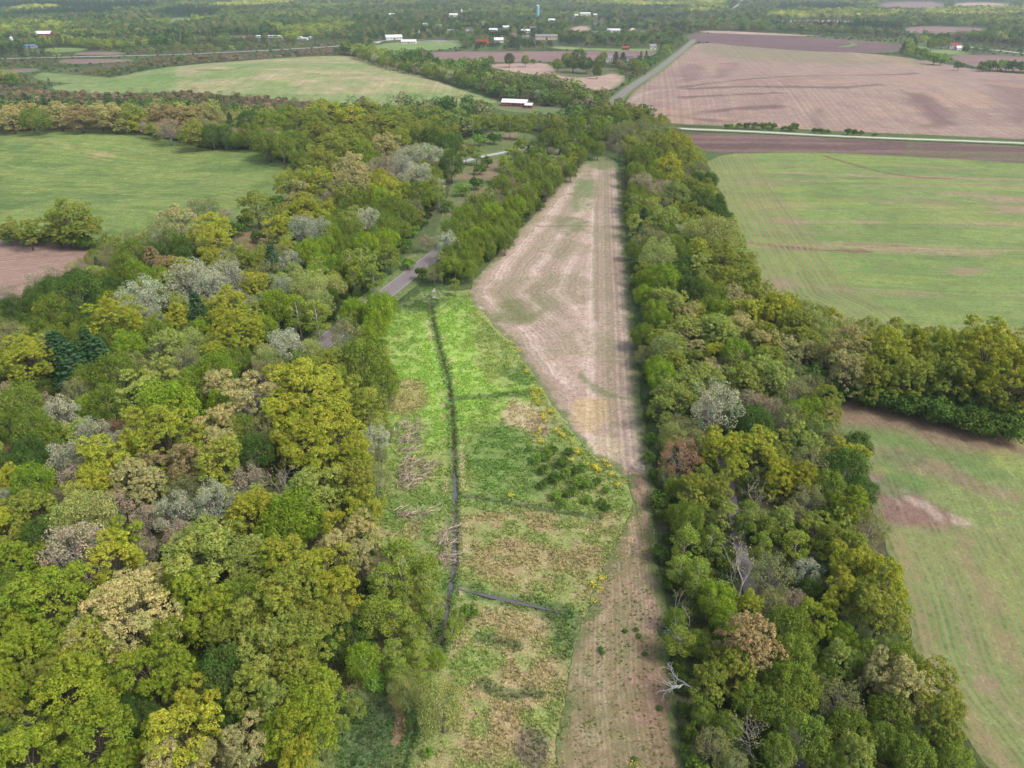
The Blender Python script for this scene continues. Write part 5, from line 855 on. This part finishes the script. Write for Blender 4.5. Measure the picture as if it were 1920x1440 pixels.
for i, (px, py) in enumerate(fl_pts):
    for j in range(2 if py < 960 else 1):
        p = gnd(px + fr.uniform(-5, 5) * j, py + fr.uniform(-4, 4) * j); where = 'above the pale grass patch' if py < 730 else 'right of the pale grass patch' if py < 830 else 'by the meadow shrubs' if py < 930 else 'beside the lower field track'
        e = add('flowering_plant', None, label='yellow wildflower clump ' + where + ', ' + fl_ord(where) + ' from the top', cat='wildflower', group='yellow wildflowers ' + where, loc=(p[0], p[1], .1)); e.scale = (fr.uniform(.7, 1.15),) * 3; e.rotation_euler = (0, 0, fr.uniform(0, 6)); bl, lv = FL[fr.randrange(4)]; add('blossom', bl, e); add('leaves', lv, e)
# brush piles
BRUSH = plain_mat('cut_wood', gc(226, 204, 174), .95, .35, 2.0); BRUSH2 = plain_mat('old_cut_wood', gc(176, 158, 140), .95, .35, 2.0); br = random.Random(4)
def make_branch(s, mat):
    rs = np.random.RandomState(1100 + s); m = MB(); L = 4.0; p = [Vector((0, 0, 0)), Vector((1.3, rs.normal() * .2, .15 + rs.normal() * .1)), Vector((2.7, rs.normal() * .35, .1)), Vector((L, rs.normal() * .5, rs.normal() * .2))]; m.tube(p, [.08, .065, .045, .018], 5)
    for _ in range(9):
        f = rs.uniform(.05, .95); b0 = p[1].lerp(p[2], f) if rs.rand() < .6 else p[2].lerp(p[3], f); m.tube([b0, b0 + Vector((rs.uniform(.3, .9), rs.normal() * .5, abs(rs.normal()) * .3))], [.035, .014], 3, False)
    return m.mesh('branch', mat, True)
BR = [make_branch(i, BRUSH if i % 3 else BRUSH2) for i in range(7)]
PILES = [(768, 814, 58, 46, 0.9, 70, 'fan-shaped heap of cut branches highest up the meadow edge'), (765, 847, 56, 9, .35, 18, 'low thin line of cut branches below the upper brush pile'), (780, 884, 78, 42, .9, 76, 'widest heap of cut branches, beside the ditch meadow middle'), (766, 911, 40, 20, .5, 30, 'small scatter of pale branches under the widest brush pile'), (780, 966, 92, 14, .4, 30, 'long thin row of cut branches lying above the ditch fork'), (834, 1030, 36, 56, .8, 56, 'heap of tan branches piled against the ditch, lowest brush pile')]
for px, py, wx, wy, hh, nb, lab in PILES:
    p = gnd(px, py); m = mpp(px, py); e = add('brush_pile', None, label=lab, cat='brush pile', group='brush piles along the wood edge', loc=(p[0], p[1], .1)); dx = wx * m * .5; dy = wy * m * .5 / .52
    for k in range(nb):
        b = add('branch', BR[br.randrange(7)], e); b.location = (br.uniform(-1, .45) * dx, br.uniform(-.9, .9) * dy, br.uniform(.02, hh)); s = br.uniform(.5, 1.05); b.scale = (s, s, s * 1.4); b.rotation_euler = (br.uniform(-.3, .3), br.uniform(-.22, .12), br.gauss(.3, .95))
# stones at the culvert and the field corner
ROCK = plain_mat('pale_stone', gc(176, 172, 166), .9, .3, 3.0); rr = random.Random(6)
def make_rock(s):
    rs = np.random.RandomState(1200 + s); m = MB(); n = 7; rings = []
    for j, (z, r) in enumerate(((0, .8), (.25, 1.0), (.6, .8), (.85, .35))): rings.append([(math.cos(6.283 * k / n + j * .3) * r * rs.uniform(.75, 1.15), math.sin(6.283 * k / n + j * .3) * r * rs.uniform(.75, 1.15), z * rs.uniform(.85, 1.1)) for k in range(n)])
    for a, b in zip(rings, rings[1:]):
        for k in range(n): m.poly([a[k], a[(k + 1) % n], b[(k + 1) % n], b[k]])
    m.poly(rings[-1]); return m.mesh('rock', ROCK)
RK = [make_rock(i) for i in range(5)]
rk = sorted((808 + rr.gauss(0, 12), 552 + rr.gauss(0, 5)) for _ in range(18)) + sorted((1196 + rr.gauss(0, 10), 880 + rr.gauss(0, 5)) for _ in range(8))
for i in range(26):
    cul = i < 18; px, py = rk[i]; p = gnd(px, py)
    o = add('rock', RK[i % 5], label='pale riprap stone at the meadow ditch head, ' + _o[i] + ' from the left' if cul else 'pale stone at the stubble strip corner, ' + _o[i - 18] + ' from the left', cat='rock', group='riprap at the ditch head' if cul else 'stones at the strip corner', loc=(p[0], p[1], .12)); s = rr.uniform(.3, .7); o.scale = (s, s * rr.uniform(.7, 1.1), s * .7); o.rotation_euler = (0, 0, rr.uniform(0, 6))
# two birches leaning out over the track
for k, (px, py, sx, ln, rz, lab, sd_) in enumerate(((1300, 1322, .62, 62, 172, 'white dead birch leaning out of the belt over the lower track', 3), (1292, 1236, .55, 58, 178, 'grey-white dead birch leaning over the track, above the white one', 5), (1318, 968, .6, 60, 150, 'pale dead birch leaning left below the rust-brown tree', 6))):
    me = make_bare(40 + sd_, True, 4)[1]; me.materials[0] = BARK_WHITE if k == 0 else BARK_PALE; p = gnd(px, py); e = add('leaning_birch', None, label=lab, cat='dead tree', loc=(p[0], p[1], 3.5 if k == 0 else 3.0)); e.scale = (sx,) * 3; e.rotation_euler = (0, R(ln), R(rz)); add('trunk', me, e)
# broad-leaved weeds on the track
for i, (px, py) in enumerate(((1193, 1184), (1172, 1187), (1198, 1196), (1126, 1220), (1129, 1227), (1210, 1230), (1236, 1332), (1190, 1428))):
    p = gnd(px, py); e = add('weed_plant', None, label='broad-leaved green weed on the lower field track, ' + _o[i] + ' from the top', cat='weed', group='weeds on the field track', loc=(p[0], p[1], .2)); s = .38; e.scale = (s, s, s * .7); c = add('leaves', PROTO['shrub'][i % 5][0], e); c.color = (*lc(72, 102, 52), 1)

# ------------------------------------------------------------------ farms and village
def pm(name, r, g, b, rough=.7, var=.12): return plain_mat(name, lin((r, g, b)) * .85, rough, var, 1.2)
WALLS = {'white': pm('white_siding', 206, 204, 198), 'red': pm('barn_red', 150, 40, 44), 'grey': pm('grey_siding', 168, 168, 170), 'tan': pm('tan_siding', 196, 178, 150), 'orange': pm('orange_wood', 160, 78, 56), 'blue': pm('pale_blue_siding', 168, 184, 200)}
ROOFS = {'white': pm('white_metal_roof', 214, 213, 210, .5), 'grey': pm('grey_shingle', 128, 128, 132), 'silver': pm('silver_metal_roof', 206, 208, 212, .4), 'dark': pm('dark_shingle', 84, 82, 86), 'blue': pm('blue_metal_roof', 96, 130, 176, .4), 'red': pm('red_roof', 140, 62, 54), 'brown': pm('brown_shingle', 120, 96, 82)}
GLASS = plain_mat('window_glass', (.03, .04, .05), .1, .1, 1.0, 0, .6); DOOR = pm('door_paint', 96, 84, 76); TRIM = pm('white_trim', 236, 236, 232)
def building(name, px, py, L, Wd, hw, hr, rot, wall, roof, label, cat='house', wins=4, dw=1.2, dh=2.1, chimney=False, door='front'):
    p = gnd(px, py); z = float(hgt(p[0], p[1])) + .3; e = add(name, None, label=label, cat=cat, loc=(p[0], p[1], z)); e.rotation_euler = (0, 0, R(rot)); a, b = L / 2, Wd / 2
    m = MB(); m.poly([(-a, -b, -.5), (a, -b, -.5), (a, -b, hw), (-a, -b, hw)]); m.poly([(a, b, -.5), (-a, b, -.5), (-a, b, hw), (a, b, hw)])
    for s in (-1, 1): m.poly([(s * a, -b * s, -.5), (s * a, b * s, -.5), (s * a, b * s, hw), (s * a, 0, hw + hr), (s * a, -b * s, hw)])
    add('wall', m.mesh('wall', WALLS[wall]), e); m = MB(); o = .5; t = .18; sl = hr / b
    for s in (-1, 1):
        y1 = s * (b + o); z1 = hw - o * sl; m.poly([(-a - o, 0, hw + hr + t), (a + o, 0, hw + hr + t), (a + o, y1, z1 + t), (-a - o, y1, z1 + t)][::s]); m.poly([(-a - o, 0, hw + hr + .02), (a + o, 0, hw + hr + .02), (a + o, y1, z1 + .02), (-a - o, y1, z1 + .02)][::-s]); m.poly([(-a - o, y1, z1 + .02), (a + o, y1, z1 + .02), (a + o, y1, z1 + t), (-a - o, y1, z1 + t)])
        for q in (-1, 1): m.poly([(q * (a + o), 0, hw + hr + .02), (q * (a + o), 0, hw + hr + t), (q * (a + o), y1, z1 + t), (q * (a + o), y1, z1 + .02)])
    r = add('roof', m.mesh('roof', ROOFS[roof]), e)
    if chimney: add('chimney', MB().box(a * .3, a * .3 + .8, -.4, .4, hw + hr * .6, hw + hr + 1.0).mesh('chimney', WALLS['red']), r)
    d = MB().box(-dw / 2, dw / 2, -b - .09, -b + .05, -.3, dh).mesh('door', DOOR); add('door', d, e)
    wm = MB().box(-.65, .65, -b - .05, -b + .06, hw * .42, hw * .42 + 1.35).mesh('pane', GLASS); fm = MB().box(-.8, .8, -b - .035, -b + .06, hw * .42 - .15, hw * .42 + 1.5).mesh('window', TRIM)
    for k in range(wins):
        x = (k + .5) / wins * L - a
        if abs(x) < dw / 2 + .9: x += (dw / 2 + 1.2) * (1 if x >= 0 else -1)
        f = add('window', fm, e); f.location = (x, 0, 0); g = add('pane', wm, f)
    return e
building('barn', 966, 199, 22, 9, 3.2, 2.2, -14, 'red', 'white', 'long red barn with white metal roof at the hay field corner', 'barn', 7, 3.2, 2.8)
building('barn_annex', 992, 203, 6, 6, 2.6, 1.4, -14, 'red', 'white', 'small red annex at the end of the long white-roofed barn', 'shed', 2)
building('barn', 85, 70, 26, 16, 6, 4, 6, 'red', 'white', 'red barn with white roof among the trees at far left', 'barn', 5, 4, 3.5)
building('shed', 58, 90, 17, 9, 3, 1.5, 4, 'grey', 'blue', 'low shed with blue metal roof below the far left barn', 'shed', 3)
building('trailer', 485, 71, 15, 6, 2.8, 1, 8, 'blue', 'silver', 'pale trailer home left of the long white trailer', 'trailer home', 3)
building('trailer', 517, 71, 24, 7, 3, 1, -6, 'white', 'white', 'long white trailer between the pale trailer and scrap yard', 'trailer home', 5)
for k, (px, py, L, rot, lab) in enumerate(((562, 73, 9, 20, 'leftmost white hut of the scrap yard'), (572, 75, 11, -12, 'middle white hut of the scrap yard'), (584, 73, 8, 40, 'rightmost grey hut of the scrap yard'))): building('hut', px, py, L, 5, 2.6, 1, rot, 'white' if k < 2 else 'grey', 'white', lab, 'shed', 2)
building('house', 618, 62, 11, 8, 3.2, 2, 0, 'white', 'grey', 'white house above the valley road, right of the scrap yard', wins=3)
building('house', 767, 82, 24, 11, 3.4, 2.6, -4, 'white', 'white', 'long white house on the lawn inside the village loop road', wins=6)
building('hall', 738, 75, 28, 15, 4.5, 3.5, 20, 'white', 'silver', 'white hall with silver roof beside the village loop road', 'hall', 5, 3, 3)
building('barn', 905, 83, 18, 11, 4, 3, -18, 'orange', 'red', 'orange-red barn at the village edge above the ploughed field', 'barn', 3, 3, 3)
building('house', 935, 80, 15, 10, 4.4, 3.2, 4, 'white', 'white', 'white house right of the orange-red barn', wins=4, chimney=True)
building('warehouse', 1024, 74, 38, 17, 5.5, 2.4, 3, 'tan', 'grey', 'long tan warehouse with grey roof in the village', 'warehouse', 8, 4, 4)
building('shed', 985, 73, 12, 8, 3.5, 2, 8, 'white', 'grey', 'white shed left of the long tan warehouse', 'shed', 3)
building('shed', 1173, 94, 10, 7, 3.2, 2.2, -8, 'red', 'red', 'small red shed on the green below the village', 'shed', 2)
building('house', 1223, 92, 10, 8, 4, 2.6, 10, 'white', 'grey', 'white house by the pines near the county road', wins=3)
building('house', 1142, 116, 9, 8, 4.4, 2.8, 0, 'white', 'grey', 'white house hidden left of the two dark pines', wins=2)
building('house', 1180, 116, 9, 8, 4.2, 2.6, 12, 'white', 'dark', 'white house hidden right of the two dark pines', wins=2)
for k, (px, py, L, hw, wall, roof, rot, lab) in enumerate(((798, 52, 9, 6, 'white', 'white', 0, 'tall white house at the left end of the village'), (823, 54, 13, 5, 'white', 'grey', 8, 'white house with grey roof, second from the village left end'), (925, 60, 16, 4, 'white', 'silver', -6, 'white house with silver roof above the orange-red barn'), (948, 55, 14, 4, 'grey', 'silver', 10, 'grey house above the white house row'), (910, 47, 12, 4, 'white', 'grey', 0, 'small white house among trees in the upper village'), (985, 62, 16, 4, 'tan', 'silver', 4, 'tan house with silver roof left of the warehouse'), (1000, 57, 12, 4, 'white', 'grey', -8, 'white house behind the tan warehouse'), (1034, 42, 15, 5, 'white', 'white', 5, 'white house below the blue water tower'), (1120, 47, 18, 4, 'white', 'dark', -6, 'white house with dark roof above the dome'), (1097, 30, 28, 6, 'white', 'white', 0, 'large white building right of the water tower'), (1080, 32, 10, 4, 'white', 'white', 20, 'small white building beside the large white one'), (1116, 31, 9, 4, 'white', 'white', -10, 'small white building right of the large one'), (735, 31, 14, 5, 'white', 'white', 0, 'lone white house in the woods left of the church'), (850, 33, 22, 7, 'white', 'white', 14, 'white church hall on the wooded rise'), (1150, 61, 24, 4, 'white', 'silver', 0, 'long low white building beside the village street'), (1787, 91, 13, 5, 'white', 'red', -12, 'white farmhouse with red roof beside the highway'), (1795, 94, 9, 3, 'white', 'white', 20, 'small white garage in front of the farmhouse'), (880, 58, 14, 4, 'white', 'dark', 3, 'white house with dark roof in the village centre'), (845, 62, 12, 4, 'blue', 'grey', -5, 'pale blue house left of the village centre'), (962, 70, 11, 4, 'white', 'brown', 6, 'white house with brown roof left of the white shed'), (780, 62, 13, 4, 'tan', 'brown', -8, 'tan house above the loop road lawn'))):
    building('house', px, py, L, L * .62, hw, 2.6, rot, wall, roof, lab, wins=3)
# church steeple
p = gnd(866, 30); e = add('church', None, label='white church with pointed steeple on the wooded rise', cat='church', loc=(p[0], p[1], 0)); m = MB().box(-2.5, 2.5, -2.5, 2.5, 0, 12); add('tower', m.mesh('tower', WALLS['white']), e); m = MB()
for k in range(4): a, b = R(45 + 90 * k), R(135 + 90 * k); m.poly([(math.cos(a) * 4.4, math.sin(a) * 3.7, 12), (math.cos(b) * 3.7, math.sin(b) * 3.7, 12), (0, 0, 19)])
add('steeple', m.mesh('steeple', ROOFS['white']), e)
# water tower
p = gnd(1008, 33); BLUE = pm('tower_blue', 120, 196, 206, .5); e = add('water_tower', None, label='pale blue cylindrical water tower rising over the village trees', cat='water tower', loc=(p[0], p[1], 0))
add('tank', MB().tube([(0, 0, 0), (0, 0, 14), (0, 0, 28)], [4.4, 4.4, 4.4], 24).mesh('tank', BLUE), e); add('cap', MB().tube([(0, 0, 28.02), (0, 0, 29.2), (0, 0, 29.9)], [4.6, 3.2, .4], 24).mesh('cap', WALLS['white']), e); add('base_band', MB().tube([(0, 0, 0), (0, 0, 1.5)], [4.7, 4.7], 24).mesh('base_band', WALLS['grey']), e); add('ladder', MB().box(-.5, .5, -4.75, -4.5, 1, 28).mesh('ladder', WALLS['grey']), e)
# grain dome
p = gnd(1185, 60); e = add('storage_dome', None, label='tan storage dome beside the village street', cat='dome', loc=(p[0], p[1], 0)); add('shell', MB().tube([(0, 0, 0), (0, 0, 2.5), (0, 0, 5), (0, 0, 6.6), (0, 0, 7.2)], [7, 6.8, 5.4, 3, .5], 20).mesh('shell', WALLS['tan'], True), e); add('door', MB().box(-1.5, 1.5, -7.1, -6.5, 0, 3).mesh('door', DOOR), e)
# silo by the left barn
p = gnd(24, 82); e = add('silo', None, label='small white silo at the far left edge below the barn', cat='silo', loc=(p[0], p[1], 0)); add('body', MB().tube([(0, 0, 0), (0, 0, 9)], [2.6, 2.6], 16).mesh('body', WALLS['white']), e); add('roof', MB().tube([(0, 0, 9.02), (0, 0, 10.2), (0, 0, 10.8)], [2.7, 1.6, .2], 16).mesh('roof', ROOFS['silver']), e)
# car on the highway
TYRE = pm('tyre', 40, 40, 42); p = gnd(1855, 93.5); e = add('car', None, label='white car driving on the far highway', cat='car', loc=(p[0], p[1], float(hgt(p[0], p[1])) + .56)); e.rotation_euler = (0, 0, R(-38)); m = MB(); prof = [(-2.2, .35), (2.2, .35), (2.2, .85), (1.2, 1.0), (.6, 1.5), (-1.3, 1.5), (-1.9, 1.0), (-2.2, .95)]
m.poly([(x, -.9, z) for x, z in prof]); m.poly([(x, .9, z) for x, z in prof][::-1])
for (x0, z0), (x1, z1) in zip(prof, prof[1:] + prof[:1]): m.poly([(x0, .9, z0), (x1, .9, z1), (x1, -.9, z1), (x0, -.9, z0)])
add('body', m.mesh('body', WALLS['white']), e); add('window', MB().box(-1.2, .55, -.92, .92, 1.02, 1.42).mesh('window', GLASS), e); wh = MB().tube([(0, -.1, 0), (0, .1, 0)], [.34, .34], 12).mesh('wheel', TYRE)
for sx in (-1.35, 1.35):
    for sy in (-.85, .85): o = add('wheel', wh, e); o.location = (sx, sy, .34)

# ------------------------------------------------------------------ labels of the setting
SET = {'ground': 'rough grassy ground under woods and fields reaching the horizon', 'meadow': 'green ditch-crossed meadow beside the left wood', 'stubble_strip': 'long pale stubble field narrowing toward the camera', 'lower_field': 'straw-coloured stubble track at the bottom of the strip', 'crop_field': 'green young crop field with tan bands right of the tree belt', 'drilled_field': 'drilled green crop with brown soil patches at lower right', 'bare_strip': 'dark bare soil strip below the gravel road', 'harvested_field': 'large mauve-brown harvested field on the rise above the gravel road', 'pasture': 'rolling green pasture at upper left', 'tilled_field': 'pale tilled field at the left edge', 'hay_field': 'pale green hay field behind the red barn', 'soil_patch': 'small orange-brown soil patch beside the pasture', 'clearing': 'brushy clearing beside the county road', 'county_road': 'grey asphalt road running past the wood to the village', 'gravel_road': 'pale gravel road along the far brown field', 'trail': 'grey gravel trail inside the right tree belt', 'ditch_water': 'still water in the meadow ditch'}
for o in C.objects:
    if o.get('kind') == 'structure' and not o.get('label'):
        b_ = o.name.split('.')[0]; o['label'] = SET.get(b_, b_.replace('_', ' ') + ' in the distance beyond the fields' if 'verge' not in b_ else 'green grass strip along the ' + b_.replace('_verge', '').replace('_', ' ')); o['category'] = b_.split('_')[-1]
# ------------------------------------------------------------------ haze
m, nt, out = newmat('haze_air'); v = N(nt, 'ShaderNodeVolumePrincipled'); v.inputs['Color'].default_value = (.76, .87, 1.0, 1); v.inputs['Density'].default_value = .0001; v.inputs['Anisotropy'].default_value = .3; nt.links.new(v.outputs[0], out.inputs['Volume'])
add('haze', MB().box(-15000, 15000, -4000, 17000, -4, 112).mesh('haze', m), kind='stuff', label='thin pale haze over the whole countryside', cat='haze')
